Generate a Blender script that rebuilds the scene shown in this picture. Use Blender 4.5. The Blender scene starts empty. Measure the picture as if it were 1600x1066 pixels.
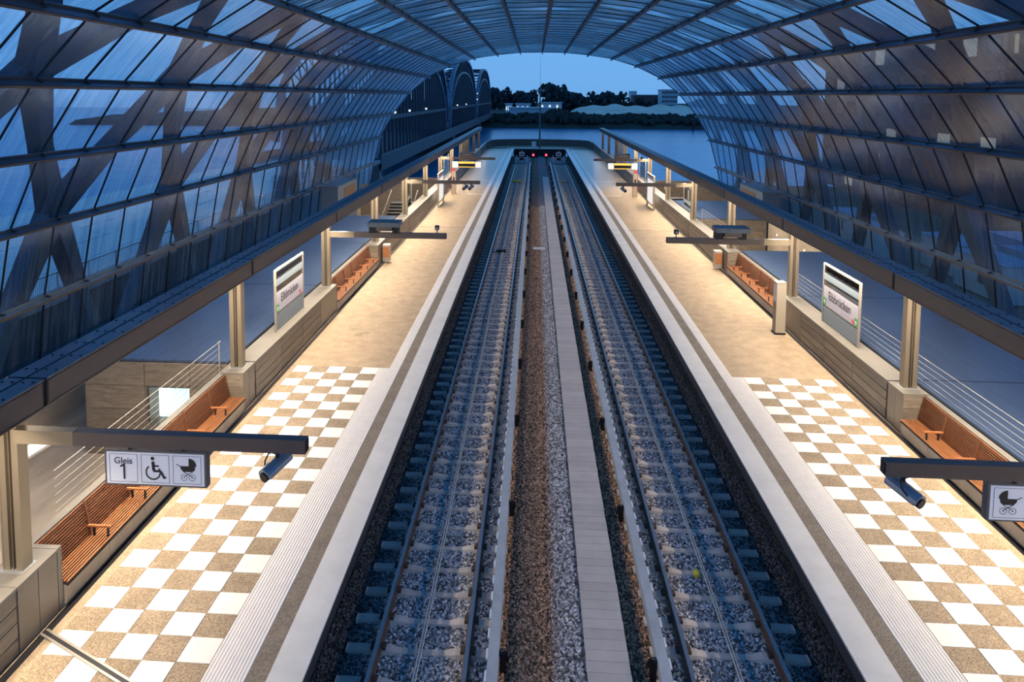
import bpy, bmesh, math, random
import numpy as np
from mathutils import Vector, Matrix
random.seed(7); rng = np.random.default_rng(7)
SC = bpy.context.scene
COL = SC.collection
PI = math.pi
# ------------------------------------------------------------------ camera
F, PU, PV, PSI, TH, ROLL, CX, CH = 1153.28, 759.37, 243.29, .0659, .0805, .0057, -.7778, 8.072
cam = bpy.data.cameras.new('camera'); cam_o = bpy.data.objects.new('camera', cam); COL.objects.link(cam_o)
fw = Vector((-math.sin(PSI)*math.cos(TH), math.cos(PSI)*math.cos(TH), -math.sin(TH)))
rt = Vector((math.cos(PSI), math.sin(PSI), 0)); up = rt.cross(fw)
c_, s_ = math.cos(ROLL), math.sin(ROLL)
r2 = c_*rt + s_*up; u2 = -s_*rt + c_*up
M = Matrix((( r2.x, u2.x, -fw.x, CX), (r2.y, u2.y, -fw.y, 0), (r2.z, u2.z, -fw.z, CH), (0, 0, 0, 1)))
cam_o.matrix_world = M
cam.sensor_width = 36; cam.sensor_fit = 'HORIZONTAL'; cam.lens = 36*F/1600
cam.shift_x = (800-PU)/1600; cam.shift_y = (PV-533)/1600
cam.clip_start = .05; cam.clip_end = 4000
SC.camera = cam_o
# ------------------------------------------------------------------ world, exposure
SC.view_settings.view_transform = 'Standard'; SC.view_settings.look = 'None'
SC.view_settings.exposure = 0; SC.view_settings.gamma = 1; SC.view_settings.use_curve_mapping = False
w = bpy.data.worlds.new('dusk_sky'); SC.world = w; w.use_nodes = True
nt = w.node_tree; nt.nodes.clear()
def N(t, ty, **k):
    n = t.nodes.new(ty)
    for a, b in k.items(): setattr(n, a, b)
    return n
tc = N(nt, 'ShaderNodeTexCoord'); sp = N(nt, 'ShaderNodeSeparateXYZ'); nt.links.new(tc.outputs['Generated'], sp.inputs[0])
ns = N(nt, 'ShaderNodeTexNoise'); ns.inputs['Scale'].default_value = 2.2; ns.inputs['Detail'].default_value = 4
mp = N(nt, 'ShaderNodeMapping'); mp.inputs['Scale'].default_value = (1, 1, 5); nt.links.new(tc.outputs['Generated'], mp.inputs[0]); nt.links.new(mp.outputs[0], ns.inputs['Vector'])
ad = N(nt, 'ShaderNodeMath', operation='MULTIPLY_ADD'); ad.inputs[1].default_value = .12; nt.links.new(ns.outputs['Fac'], ad.inputs[0]); nt.links.new(sp.outputs['Z'], ad.inputs[2])
cr = N(nt, 'ShaderNodeValToRGB'); nt.links.new(ad.outputs[0], cr.inputs[0])
e = cr.color_ramp.elements
e[0].position = 0.0; e[0].color = (.06, .17, .36, 1)
e[1].position = 1.0; e[1].color = (.03, .19, .52, 1)
for p_, c in ((.05, (.16, .41, .82, 1)), (.12, (.165, .44, .87, 1)), (.3, (.16, .45, .90, 1)), (.6, (.045, .25, .66, 1))):
    x = e.new(p_); x.color = c
bg = N(nt, 'ShaderNodeBackground'); bg.inputs['Strength'].default_value = 1.0
wo = N(nt, 'ShaderNodeOutputWorld'); nt.links.new(cr.outputs[0], bg.inputs[0]); nt.links.new(bg.outputs[0], wo.inputs[0])
SC.cycles.use_light_tree = True
SC.cycles.transparent_max_bounces = 24
SC.cycles.max_bounces = 8
LAMP_Y = [10.0+8.2*k for k in range(-1, 12)]
LAMP_W = 370
def area(name, loc, sx, sy, power, col, rot=(0, 0, 0)):
    l = bpy.data.lights.new(name, 'AREA'); l.shape = 'RECTANGLE'; l.size = sx; l.size_y = sy; l.energy = power; l.color = col
    o = bpy.data.objects.new(name, l); o.location = loc; o.rotation_euler = rot; COL.objects.link(o); return o
WARM = (1.0, .83, .62)
for s in (-1, 1):
    for y in LAMP_Y:
        # luminaire channel along the underside of the girder, tipped a little towards the platform
        dim = 1.0 if y < 60 else (.5 if y < 70 else .12)
        area('strip_light', (s*8.02, y+4.1, 3.30), .16, 7.0, LAMP_W*dim, WARM, (0, s*math.radians(-23), 0))
        if y < 60: area('strip_light', (s*8.62, y+4.1, 3.30), .10, 7.0, LAMP_W*.6, WARM, (0, s*math.radians(25), 0))

# ------------------------------------------------------------------ materials
def mat(name, col, rough=.6, metal=0, var=0, vscale=5, bump=0, bscale=40, emit=None, es=0, spec=.5, col2=None, stretch=None, coat=0):
    m = bpy.data.materials.new(name); m.use_nodes = True; t = m.node_tree
    b = t.nodes['Principled BSDF']
    b.inputs['Base Color'].default_value = (*col, 1); b.inputs['Roughness'].default_value = rough; b.inputs['Metallic'].default_value = metal
    b.inputs['Specular IOR Level'].default_value = spec
    if coat: b.inputs['Coat Weight'].default_value = coat; b.inputs['Coat Roughness'].default_value = .15
    if emit: b.inputs['Emission Color'].default_value = (*emit, 1); b.inputs['Emission Strength'].default_value = es
    if var or bump or col2:
        g = N(t, 'ShaderNodeNewGeometry'); mpp = N(t, 'ShaderNodeMapping'); t.links.new(g.outputs['Position'], mpp.inputs[0])
        if stretch: mpp.inputs['Scale'].default_value = stretch
    if var or col2:
        n = N(t, 'ShaderNodeTexNoise'); n.inputs['Scale'].default_value = vscale; n.inputs['Detail'].default_value = 6; n.inputs['Roughness'].default_value = .65
        t.links.new(mpp.outputs[0], n.inputs['Vector'])
        r = N(t, 'ShaderNodeValToRGB'); t.links.new(n.outputs['Fac'], r.inputs[0])
        c2 = col2 or tuple(max(0, x*(1-var)) for x in col); c1 = tuple(min(1, x*(1+var*.6)) for x in col)
        r.color_ramp.elements[0].position = .32; r.color_ramp.elements[0].color = (*c2, 1)
        r.color_ramp.elements[1].position = .68; r.color_ramp.elements[1].color = (*c1, 1)
        t.links.new(r.outputs[0], b.inputs['Base Color'])
    if bump:
        n2 = N(t, 'ShaderNodeTexNoise'); n2.inputs['Scale'].default_value = bscale; n2.inputs['Detail'].default_value = 4
        t.links.new(mpp.outputs[0], n2.inputs['Vector'])
        bp = N(t, 'ShaderNodeBump'); bp.inputs['Strength'].default_value = bump; bp.inputs['Distance'].default_value = .02
        t.links.new(n2.outputs['Fac'], bp.inputs['Height']); t.links.new(bp.outputs[0], b.inputs['Normal'])
    return m
def randomize(m, amt=.25):       # small brightness change from piece to piece
    t = m.node_tree; b = t.nodes['Principled BSDF']; oi = N(t, 'ShaderNodeObjectInfo')
    mr = N(t, 'ShaderNodeMapRange'); mr.inputs['To Min'].default_value = 1-amt; mr.inputs['To Max'].default_value = 1+amt
    t.links.new(oi.outputs['Random'], mr.inputs[0])
    hs = N(t, 'ShaderNodeHueSaturation'); t.links.new(mr.outputs[0], hs.inputs['Value'])
    s = b.inputs['Base Color']
    if s.links: t.links.new(s.links[0].from_socket, hs.inputs['Color'])
    else: hs.inputs['Color'].default_value = s.default_value
    t.links.new(hs.outputs[0], s); return m
def wetten(m, y0=61, y1=68):     # the platform end lies out in the rain: smoother, wet surface
    t = m.node_tree; b = t.nodes['Principled BSDF']; g = N(t, 'ShaderNodeNewGeometry'); s = N(t, 'ShaderNodeSeparateXYZ'); t.links.new(g.outputs['Position'], s.inputs[0])
    n = N(t, 'ShaderNodeTexNoise'); n.inputs['Scale'].default_value = .7; t.links.new(g.outputs['Position'], n.inputs['Vector'])
    a = N(t, 'ShaderNodeMath', operation='MULTIPLY_ADD'); a.inputs[1].default_value = 7; t.links.new(n.outputs['Fac'], a.inputs[0]); t.links.new(s.outputs['Y'], a.inputs[2])
    mr = N(t, 'ShaderNodeMapRange'); mr.inputs['From Min'].default_value = y0+3; mr.inputs['From Max'].default_value = y1+3
    mr.inputs['To Min'].default_value = b.inputs['Roughness'].default_value; mr.inputs['To Max'].default_value = .3
    t.links.new(a.outputs[0], mr.inputs[0]); t.links.new(mr.outputs[0], b.inputs['Roughness'])
    mr2 = N(t, 'ShaderNodeMapRange'); mr2.inputs['From Min'].default_value = y0+3; mr2.inputs['From Max'].default_value = y1+3; mr2.inputs['To Max'].default_value = .4
    t.links.new(a.outputs[0], mr2.inputs[0]); t.links.new(mr2.outputs[0], b.inputs['Coat Weight']); b.inputs['Coat Roughness'].default_value = .22
    return m
def speckle(m, c1, c2, scale=160, stain=False):
    t = m.node_tree; b = t.nodes['Principled BSDF']; g = N(t, 'ShaderNodeNewGeometry')
    v = N(t, 'ShaderNodeTexVoronoi'); v.inputs['Scale'].default_value = scale; t.links.new(g.outputs['Position'], v.inputs['Vector'])
    n = N(t, 'ShaderNodeTexNoise'); n.inputs['Scale'].default_value = 2.5; n.inputs['Detail'].default_value = 6; t.links.new(g.outputs['Position'], n.inputs['Vector'])
    s = N(t, 'ShaderNodeSeparateColor'); t.links.new(v.outputs['Color'], s.inputs[0])
    mx = N(t, 'ShaderNodeMix', data_type='RGBA'); mx.inputs[6].default_value = (*c1, 1); mx.inputs[7].default_value = (*c2, 1); t.links.new(s.outputs[0], mx.inputs[0])
    hs = N(t, 'ShaderNodeHueSaturation'); mr = N(t, 'ShaderNodeMapRange'); mr.inputs['From Min'].default_value = .3; mr.inputs['From Max'].default_value = .7; mr.inputs['To Min'].default_value = .82; mr.inputs['To Max'].default_value = 1.1
    t.links.new(n.outputs['Fac'], mr.inputs[0]); t.links.new(mr.outputs[0], hs.inputs['Value']); t.links.new(mx.outputs[2], hs.inputs['Color']); t.links.new(hs.outputs[0], b.inputs['Base Color'])
    if stain:      # irregular damp and dirt stains with edges of their own
        ns2 = N(t, 'ShaderNodeTexNoise'); ns2.inputs['Scale'].default_value = .55; ns2.inputs['Detail'].default_value = 7; ns2.inputs['Roughness'].default_value = .6; t.links.new(g.outputs['Position'], ns2.inputs['Vector'])
        rs = N(t, 'ShaderNodeMapRange'); rs.inputs['From Min'].default_value = .64; rs.inputs['From Max'].default_value = .67; rs.inputs['To Min'].default_value = 1; rs.inputs['To Max'].default_value = .72
        t.links.new(ns2.outputs['Fac'], rs.inputs[0]); h2 = N(t, 'ShaderNodeHueSaturation'); t.links.new(rs.outputs[0], h2.inputs['Value']); t.links.new(hs.outputs[0], h2.inputs['Color']); t.links.new(h2.outputs[0], b.inputs['Base Color'])
    bp = N(t, 'ShaderNodeBump'); bp.inputs['Strength'].default_value = .4; bp.inputs['Distance'].default_value = .003; t.links.new(s.outputs[1], bp.inputs['Height']); t.links.new(bp.outputs[0], b.inputs['Normal'])
    return m

m_asph = wetten(speckle(mat('exposed_aggregate', (.3, .22, .14), .75), (.24, .165, .10), (.56, .43, .29), 110, stain=True))
m_dark_asph = wetten(speckle(mat('dark_aggregate_band', (.2, .17, .13), .75), (.12, .10, .075), (.31, .255, .20), 80))
m_white_tile = randomize(mat('white_terrazzo', (.80, .77, .72), .45, var=.05, vscale=3, bump=.05), .03)
m_brown_tile = randomize(speckle(mat('brown_aggregate_tile', (.3, .22, .14), .7), (.17, .115, .065), (.47, .36, .24), 75), .10)
m_coping = wetten(mat('pale_concrete_coping', (.66, .66, .65), .55, var=.10, vscale=1.6, bump=.08))
m_tactile = wetten(mat('ribbed_tactile_stone', (.76, .73, .70), .55, var=.06))
m_slate = mat('dark_metal_fascia', (.05, .055, .065), .45, .3)
m_endw = mat('dark_brown_end_wall', (.085, .075, .072), .6, var=.2, vscale=1)
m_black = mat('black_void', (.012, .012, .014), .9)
m_pitwall = mat('pit_wall_concrete', (.09, .085, .08), .85, var=.3)
m_clink = randomize(mat('grey_brown_stone_panel', (.20, .165, .125), .5, var=.35, vscale=3, bump=.08, stretch=(1, .35, 6)), .14)
m_cap = mat('light_metal_cap', (.20, .185, .16), .45, .2, var=.12, vscale=2)
m_door = mat('service_panel_brown', (.20, .175, .145), .42, .3, var=.08)
m_pillar = mat('bronze_anodised_aluminium', (.27, .225, .165), .38, .65, var=.05, vscale=2, stretch=(1, 1, .2))
m_pillar_d = mat('dark_web_plate', (.16, .13, .10), .45, .6)
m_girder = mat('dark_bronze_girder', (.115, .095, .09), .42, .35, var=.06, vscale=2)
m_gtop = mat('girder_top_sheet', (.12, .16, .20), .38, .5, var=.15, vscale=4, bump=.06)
m_bolt = mat('dark_bolt', (.02, .02, .025), .5, .6)
m_deck = mat('dark_ribbed_deck_sheet', (.10, .145, .24), .34, .6, var=.22, vscale=2.2, bump=.12, bscale=6, stretch=(5, .35, 1))
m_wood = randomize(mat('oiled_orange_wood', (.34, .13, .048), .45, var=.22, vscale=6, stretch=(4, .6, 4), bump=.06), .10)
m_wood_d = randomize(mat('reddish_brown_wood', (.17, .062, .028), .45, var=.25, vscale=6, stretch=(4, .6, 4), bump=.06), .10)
m_benchc = mat('bench_base_concrete', (.36, .31, .24), .6, var=.15, vscale=3, bump=.1)
m_wfloor = mat('beige_hall_floor', (.52, .44, .34), .35, var=.28, vscale=1.3, stretch=(1.6, .35, 1), bump=.03)
m_steel = mat('galvanised_steel', (.46, .48, .50), .4, .7, var=.1)
m_wire = mat('stainless_wire', (.45, .43, .38), .4, .6)
m_rail = mat('rusty_rail_side', (.14, .085, .06), .6, .4, var=.3, vscale=9)
m_railtop = mat('polished_rail_head', (.42, .40, .40), .26, .85)
m_sleeper = randomize(mat('concrete_sleeper', (.56, .49, .44), .75, var=.12, vscale=5, bump=.12), .12)
m_loop = mat('pale_loop_cable', (.62, .60, .54), .5)
m_clip = mat('rusty_rail_clip', (.09, .055, .04), .7, .3)
m_third = mat('conductor_rail_cover', (.42, .46, .50), .5, var=.15, vscale=2)
m_thirdw = mat('white_edge_clip', (.80, .82, .84), .4)
m_trough = randomize(mat('cable_trough_slab', (.52, .475, .45), .75, var=.08, vscale=3, bump=.1), .07)
m_plant = mat('leafless_thicket', (.028, .032, .028), .9, var=.4, vscale=.4)
m_tree = mat('dark_bare_tree', (.022, .036, .045), .95, var=.3, vscale=.3)
m_bank = mat('dark_river_bank', (.03, .035, .028), .9, var=.4, vscale=.1)
m_sand = mat('pale_sand_heap', (.78, .60, .48), .9, var=.2, vscale=.06)
m_bridge = mat('dark_blue_bridge_steel', (.035, .05, .075), .5, .5, var=.3, vscale=.6)
m_bridge_l = mat('pale_painted_chord', (.13, .18, .25), .45, .5, var=.25, vscale=.4)
m_road = mat('wet_asphalt', (.07, .08, .095), .16, var=.25, vscale=.25, coat=.5, stretch=(1, .3, 1))
m_white = mat('white_road_paint', (.8, .82, .84), .5)
m_conc = mat('road_edge_concrete', (.27, .29, .31), .6, var=.2, vscale=1)
m_dwall = mat('dark_retaining_wall', (.03, .035, .045), .7, var=.35, vscale=.8, stretch=(1, 1, .15))
m_green = mat('dark_scaffold_net', (.02, .05, .035), .8, var=.4, vscale=.5)
m_earth = mat('sandy_building_ground', (.20, .16, .115), .9, var=.4, vscale=.15, bump=.2, bscale=1)
m_face = mat('site_building_facade', (.045, .055, .065), .7, var=.2, vscale=.6)
m_win_lit = mat('lit_office_window', (.3, .26, .2), .4, emit=(1, .82, .6), es=.22)
m_win_dk = mat('dark_office_window', (.03, .045, .07), .15)
m_signw = mat('white_sign_face', (.62, .63, .68), .4, emit=(.75, .80, 1.0), es=.16)
m_ink = mat('black_sign_ink', (.01, .01, .012), .6)
m_frame = mat('grey_sign_frame', (.12, .125, .14), .45, .4)
m_frame_l = mat('pale_aluminium_frame', (.34, .31, .27), .4, .5)
m_camh = mat('blue_grey_camera_housing', (.25, .30, .37), .35, .3)
m_camw = mat('white_camera_housing', (.62, .62, .62), .35, .1)
m_redl = mat('red_signal_light', (.5, .0, .01), .4, emit=(1, .02, .05), es=14)
m_red = mat('red_paint', (.55, .03, .03), .5)
m_ivory = mat('ivory_enamel', (.42, .37, .29), .4)
m_lightbox = mat('lit_white_panel', (.8, .8, .8), .5, emit=(1, .95, .85), es=.6)
m_yellow = mat('yellow_led_line', (.4, .25, .02), .5, emit=(1, .62, .12), es=1.1)
m_greensq = mat('green_escape_sign', (.02, .22, .07), .5, emit=(.02, .3, .1), es=.12)
m_paper = mat('pale_timetable_paper', (.72, .70, .66), .6)
m_pale = mat('pale_panel_print', (.36, .36, .43), .5)
m_violet = mat('small_violet_print', (.40, .36, .52), .6)
m_yel = mat('yellow_marker', (.6, .55, .03), .6)
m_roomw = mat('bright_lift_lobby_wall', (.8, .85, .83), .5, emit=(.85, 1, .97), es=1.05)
m_blueclad = mat('blue_grey_cladding', (.07, .11, .17), .5, .2)
m_brownscr = mat('brown_opening_panel', (.085, .04, .018), .6)
m_lampglow = mat('glowing_lamp', (.6, .6, .6), .4, emit=(.85, 1, .95), es=2.0)
m_shed = mat('pale_blue_hall_roof', (.35, .45, .55), .5)
m_binw = mat('waste_bin_metal', (.40, .37, .33), .4, .6)

def glassmat(name, tint, base, frit=0, frit_col=(.5, .6, .7), streaky=True, rough=.02, gain=1.0, bmp=.4):
    m = bpy.data.materials.new(name); m.use_nodes = True; t = m.node_tree; t.nodes.clear()
    out = N(t, 'ShaderNodeOutputMaterial'); tr = N(t, 'ShaderNodeBsdfTransparent'); tr.inputs[0].default_value = (*tint, 1)
    gl = N(t, 'ShaderNodeBsdfGlossy'); gl.inputs['Roughness'].default_value = rough; gl.inputs['Color'].default_value = (.95, .97, 1, 1)
    fr = N(t, 'ShaderNodeFresnel'); fr.inputs[0].default_value = 1.5
    mu = N(t, 'ShaderNodeMath', operation='MULTIPLY_ADD'); mu.inputs[1].default_value = gain; mu.inputs[2].default_value = base; mu.use_clamp = True
    t.links.new(fr.outputs[0], mu.inputs[0])
    mx = N(t, 'ShaderNodeMixShader'); t.links.new(mu.outputs[0], mx.inputs[0]); t.links.new(tr.outputs[0], mx.inputs[1]); t.links.new(gl.outputs[0], mx.inputs[2])
    last = mx
    if streaky:  # streaks in frit and tint also stand in for streaked reflections
        uv = N(t, 'ShaderNodeUVMap'); uv.uv_map = 'UVMap'
        mp1 = N(t, 'ShaderNodeMapping'); mp1.inputs['Scale'].default_value = (7.0, .22, 1); t.links.new(uv.outputs[0], mp1.inputs[0])
        n1 = N(t, 'ShaderNodeTexNoise'); n1.inputs['Scale'].default_value = 1.0; n1.inputs['Detail'].default_value = 5; n1.inputs['Roughness'].default_value = .7; t.links.new(mp1.outputs[0], n1.inputs['Vector'])
        mr = N(t, 'ShaderNodeMapRange'); mr.inputs['From Min'].default_value = .46; mr.inputs['From Max'].default_value = .66; mr.inputs['To Min'].default_value = frit*.15; mr.inputs['To Max'].default_value = frit*1.3
        t.links.new(n1.outputs['Fac'], mr.inputs[0])
        df = N(t, 'ShaderNodeBsdfDiffuse'); df.inputs[0].default_value = (*frit_col, 1)
        tl = N(t, 'ShaderNodeBsdfTranslucent'); tl.inputs[0].default_value = (*frit_col, 1)
        m2 = N(t, 'ShaderNodeMixShader'); m2.inputs[0].default_value = .6; t.links.new(df.outputs[0], m2.inputs[1]); t.links.new(tl.outputs[0], m2.inputs[2])
        m3 = N(t, 'ShaderNodeMixShader'); t.links.new(mr.outputs[0], m3.inputs[0]); t.links.new(mx.outputs[0], m3.inputs[1]); t.links.new(m2.outputs[0], m3.inputs[2])
        n3 = N(t, 'ShaderNodeTexNoise'); n3.inputs['Scale'].default_value = 1.0; n3.inputs['Detail'].default_value = 6; n3.inputs['Roughness'].default_value = .75
        mp3 = N(t, 'ShaderNodeMapping'); mp3.inputs['Scale'].default_value = (5.0, .35, 1); mp3.inputs['Location'].default_value = (3, 7, 0); t.links.new(uv.outputs[0], mp3.inputs[0]); t.links.new(mp3.outputs[0], n3.inputs['Vector'])
        r3 = N(t, 'ShaderNodeMapRange'); r3.inputs['From Min'].default_value = .45; r3.inputs['From Max'].default_value = .62; r3.inputs['To Max'].default_value = .8; t.links.new(n3.outputs['Fac'], r3.inputs[0])
        x3 = N(t, 'ShaderNodeMix', data_type='RGBA'); x3.inputs[6].default_value = (*tint, 1); x3.inputs[7].default_value = (tint[0]*.38, tint[1]*.62, tint[2]*.78, 1); t.links.new(r3.outputs[0], x3.inputs[0]); t.links.new(x3.outputs[2], tr.inputs[0])
        bp = N(t, 'ShaderNodeBump'); bp.inputs['Strength'].default_value = bmp; bp.inputs['Distance'].default_value = .03; t.links.new(n1.outputs['Fac'], bp.inputs['Height']); t.links.new(bp.outputs[0], gl.inputs['Normal'])
        last = m3
    t.links.new(last.outputs[0], out.inputs[0])
    return m
m_glass_lo = glassmat('vault_glass_side', (.76, .90, 1.0), .04, .13, (.40, .48, .58), gain=1.6, bmp=.4)
m_ledge = mat('blue_grey_ledge_sheet', (.13, .20, .28), .4, .4)
m_strut = mat('blue_grey_strut_paint', (.05, .065, .09), .5, .2, var=.2, vscale=.7)
m_glass_hi = glassmat('vault_glass_crown_fritted', (.74, .92, 1.0), .02, .85, (.50, .88, 1.0), gain=.9, bmp=.2)
m_screen = glassmat('clear_screen_glass', (.86, .90, .92), .04, streaky=False)
m_signgl = glassmat('tinted_sign_glass', (.66, .76, .84), .06, .25, (.5, .5, .5), gain=1.2, streaky=False)
m_frost = mat('frosted_glass_band', (.15, .19, .23), .5)

def watermat():
    m = mat('river_water', (.07, .28, .50), .2)
    t = m.node_tree; b = t.nodes['Principled BSDF']; g = N(t, 'ShaderNodeNewGeometry'); mpp = N(t, 'ShaderNodeMapping'); mpp.inputs['Scale'].default_value = (.06, .35, .3); t.links.new(g.outputs['Position'], mpp.inputs[0])
    n = N(t, 'ShaderNodeTexNoise'); n.inputs['Scale'].default_value = 1; n.inputs['Detail'].default_value = 5; t.links.new(mpp.outputs[0], n.inputs['Vector'])
    bp = N(t, 'ShaderNodeBump'); bp.inputs['Strength'].default_value = .5; bp.inputs['Distance'].default_value = .6; t.links.new(n.outputs['Fac'], bp.inputs['Height']); t.links.new(bp.outputs[0], b.inputs['Normal'])
    return m
m_water = watermat()

def ballastmat(inst):
    m = mat('ballast_stone' if inst else 'ballast_bed', (.3, .3, .3), .8)
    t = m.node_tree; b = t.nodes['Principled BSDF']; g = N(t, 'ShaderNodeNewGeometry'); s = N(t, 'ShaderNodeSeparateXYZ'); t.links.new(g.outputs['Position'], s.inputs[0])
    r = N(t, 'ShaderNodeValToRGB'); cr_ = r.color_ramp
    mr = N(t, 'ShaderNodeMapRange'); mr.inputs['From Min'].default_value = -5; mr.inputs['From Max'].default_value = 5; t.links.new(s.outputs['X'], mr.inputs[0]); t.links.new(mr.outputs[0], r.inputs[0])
    G = (.36, .35, .36, 1); B = (.31, .185, .115, 1); K = (.085, .08, .08, 1)  # K puts the platform overhang's shade into the ballast colour by the edges
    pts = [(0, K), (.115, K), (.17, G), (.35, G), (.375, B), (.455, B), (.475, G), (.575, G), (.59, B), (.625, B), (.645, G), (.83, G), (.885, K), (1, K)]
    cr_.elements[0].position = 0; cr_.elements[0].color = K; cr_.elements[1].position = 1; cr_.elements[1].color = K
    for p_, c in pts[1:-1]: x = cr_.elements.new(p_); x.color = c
    if inst:
        oi = N(t, 'ShaderNodeObjectInfo'); m2 = N(t, 'ShaderNodeMapRange'); m2.inputs['To Min'].default_value = .12; m2.inputs['To Max'].default_value = 2.1; t.links.new(oi.outputs['Random'], m2.inputs[0]); src = m2.outputs[0]
    else:
        v = N(t, 'ShaderNodeTexVoronoi'); v.inputs['Scale'].default_value = 17; t.links.new(g.outputs['Position'], v.inputs['Vector'])
        sc = N(t, 'ShaderNodeSeparateColor'); t.links.new(v.outputs['Color'], sc.inputs[0])
        m2 = N(t, 'ShaderNodeMapRange'); m2.inputs['To Min'].default_value = .10; m2.inputs['To Max'].default_value = .75; t.links.new(sc.outputs[0], m2.inputs[0]); src = m2.outputs[0]  # shade between the stones is put into the darker bed colour
        bp = N(t, 'ShaderNodeBump'); bp.inputs['Strength'].default_value = 1; bp.inputs['Distance'].default_value = .03; t.links.new(v.outputs['Distance'], bp.inputs['Height']); bp.invert = True; t.links.new(bp.outputs[0], b.inputs['Normal'])
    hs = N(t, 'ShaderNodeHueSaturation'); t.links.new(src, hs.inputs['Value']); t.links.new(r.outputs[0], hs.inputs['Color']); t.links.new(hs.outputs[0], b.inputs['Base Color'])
    return m
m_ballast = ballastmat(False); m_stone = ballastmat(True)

# ------------------------------------------------------------------ mesh helpers
class MB:
    def __init__(s): s.v = []; s.f = []; s.mi = []; s.uv = {}
    def box(s, x0, x1, y0, y1, z0, z1, mi=0, tx=0):
        x0, x1 = min(x0, x1), max(x0, x1); y0, y1 = min(y0, y1), max(y0, y1); z0, z1 = min(z0, z1), max(z0, z1)
        b = len(s.v); s.v += [(x0, y0, z0), (x1, y0, z0), (x1, y1, z0), (x0, y1, z0), (x0, y0, z1), (x1, y0, z1), (x1, y1, z1), (x0, y1, z1)]
        for f in ((0, 3, 2, 1), (4, 5, 6, 7), (0, 1, 5, 4), (1, 2, 6, 5), (2, 3, 7, 6), (3, 0, 4, 7)): s.f.append(tuple(b+i for i in f)); s.mi.append(mi)
        return s
    def bar(s, a, b, w, h=None, upv=(0, 0, 1), mi=0, w2=None, h2=None):
        a, b = Vector(a), Vector(b); h = h or w; w2 = w2 or w; h2 = h2 or h; d = (b-a).normalized(); u = Vector(upv)
        x = d.cross(u)
        if x.length < 1e-4: x = d.cross(Vector((1, 0, 0)))
        x.normalize(); z = x.cross(d); k = len(s.v)
        for p, ww, hh in ((a, w, h), (b, w2, h2)):
            for i, j in ((-1, -1), (1, -1), (1, 1), (-1, 1)): s.v.append(tuple(p+x*(i*ww/2)+z*(j*hh/2)))
        for f in ((0, 1, 2, 3), (7, 6, 5, 4), (0, 4, 5, 1), (1, 5, 6, 2), (2, 6, 7, 3), (3, 7, 4, 0)): s.f.append(tuple(k+i for i in f)); s.mi.append(mi)
        return s
    def tube(s, pts, r, n=8, mi=0, cap=True):
        pts = [Vector(p) for p in pts]; rr = r if isinstance(r, (list, tuple)) else [r]*len(pts); k0 = len(s.v)
        d0 = (pts[1]-pts[0]).normalized(); x = d0.cross(Vector((0, 0, 1)))
        if x.length < .05: x = d0.cross(Vector((1, 0, 0)))
        x.normalize()
        for i, p in enumerate(pts):
            d = (pts[min(i+1, len(pts)-1)]-pts[max(i-1, 0)]).normalized(); x = (x-d*x.dot(d)).normalized(); y = d.cross(x)
            for j in range(n): a = 2*PI*j/n; s.v.append(tuple(p+x*(math.cos(a)*rr[i])+y*(math.sin(a)*rr[i])))
        for i in range(len(pts)-1):
            for j in range(n): s.f.append((k0+i*n+j, k0+i*n+(j+1) % n, k0+(i+1)*n+(j+1) % n, k0+(i+1)*n+j)); s.mi.append(mi)
        if cap: s.f.append(tuple(k0+j for j in range(n))[::-1]); s.mi.append(mi); s.f.append(tuple(k0+(len(pts)-1)*n+j for j in range(n))); s.mi.append(mi)
        return s
    def prism(s, prof, y0, y1, mi=0):        # profile (x,z) extruded along y
        k = len(s.v); n = len(prof)
        for y in (y0, y1): s.v += [(x, y, z) for x, z in prof]
        for i in range(n): s.f.append((k+i, k+(i+1) % n, k+n+(i+1) % n, k+n+i)); s.mi.append(mi)
        s.f.append(tuple(k+i for i in range(n))[::-1]); s.mi.append(mi); s.f.append(tuple(k+n+i for i in range(n))); s.mi.append(mi)
        return s
    def quad(s, a, b, c, d, mi=0): k = len(s.v); s.v += [tuple(a), tuple(b), tuple(c), tuple(d)]; s.f.append((k, k+1, k+2, k+3)); s.mi.append(mi); return s
    def build(s, name, mats, parent=None, loc=None, fix=False, smooth=False):
        me = bpy.data.meshes.new(name); me.from_pydata(s.v, [], s.f)
        mats = mats if isinstance(mats, (list, tuple)) else [mats]
        for m in mats: me.materials.append(m)
        if any(s.mi): me.polygons.foreach_set('material_index', s.mi)
        if fix:
            bm = bmesh.new(); bm.from_mesh(me); bmesh.ops.recalc_face_normals(bm, faces=bm.faces); bm.to_mesh(me); bm.free()
        if smooth: me.polygons.foreach_set('use_smooth', [True]*len(me.polygons))
        me.update(); o = bpy.data.objects.new(name, me); COL.objects.link(o)
        if parent: o.parent = parent
        if loc: o.location = loc
        return o
def tag(o, label=None, cat=None, group=None, kind=None):
    if label: o['label'] = label
    if cat: o['category'] = cat
    if group: o['group'] = group
    if kind: o['kind'] = kind
    return o
def empty(name, loc=(0, 0, 0), label=None, cat=None, group=None, kind=None):
    o = bpy.data.objects.new(name, None); o.location = loc; o.empty_display_size = .2; COL.objects.link(o); return tag(o, label, cat, group, kind)
def inst(src, parent=None, loc=(0, 0, 0), rot=None, scale=None, name=None):
    o = src.copy(); COL.objects.link(o)
    if name: o.name = name
    o.parent = parent; o.location = loc
    if rot: o.rotation_euler = rot
    if scale: o.scale = scale
    return o
def kids(o): return [c for c in bpy.data.objects if c.parent == o]
def copy_tree(o, loc, parent=None):
    ch = kids(o); c = o.copy(); COL.objects.link(c); c.parent = parent; c.location = loc
    for x in ch: copy_tree(x, x.location, c)
    return c
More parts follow.
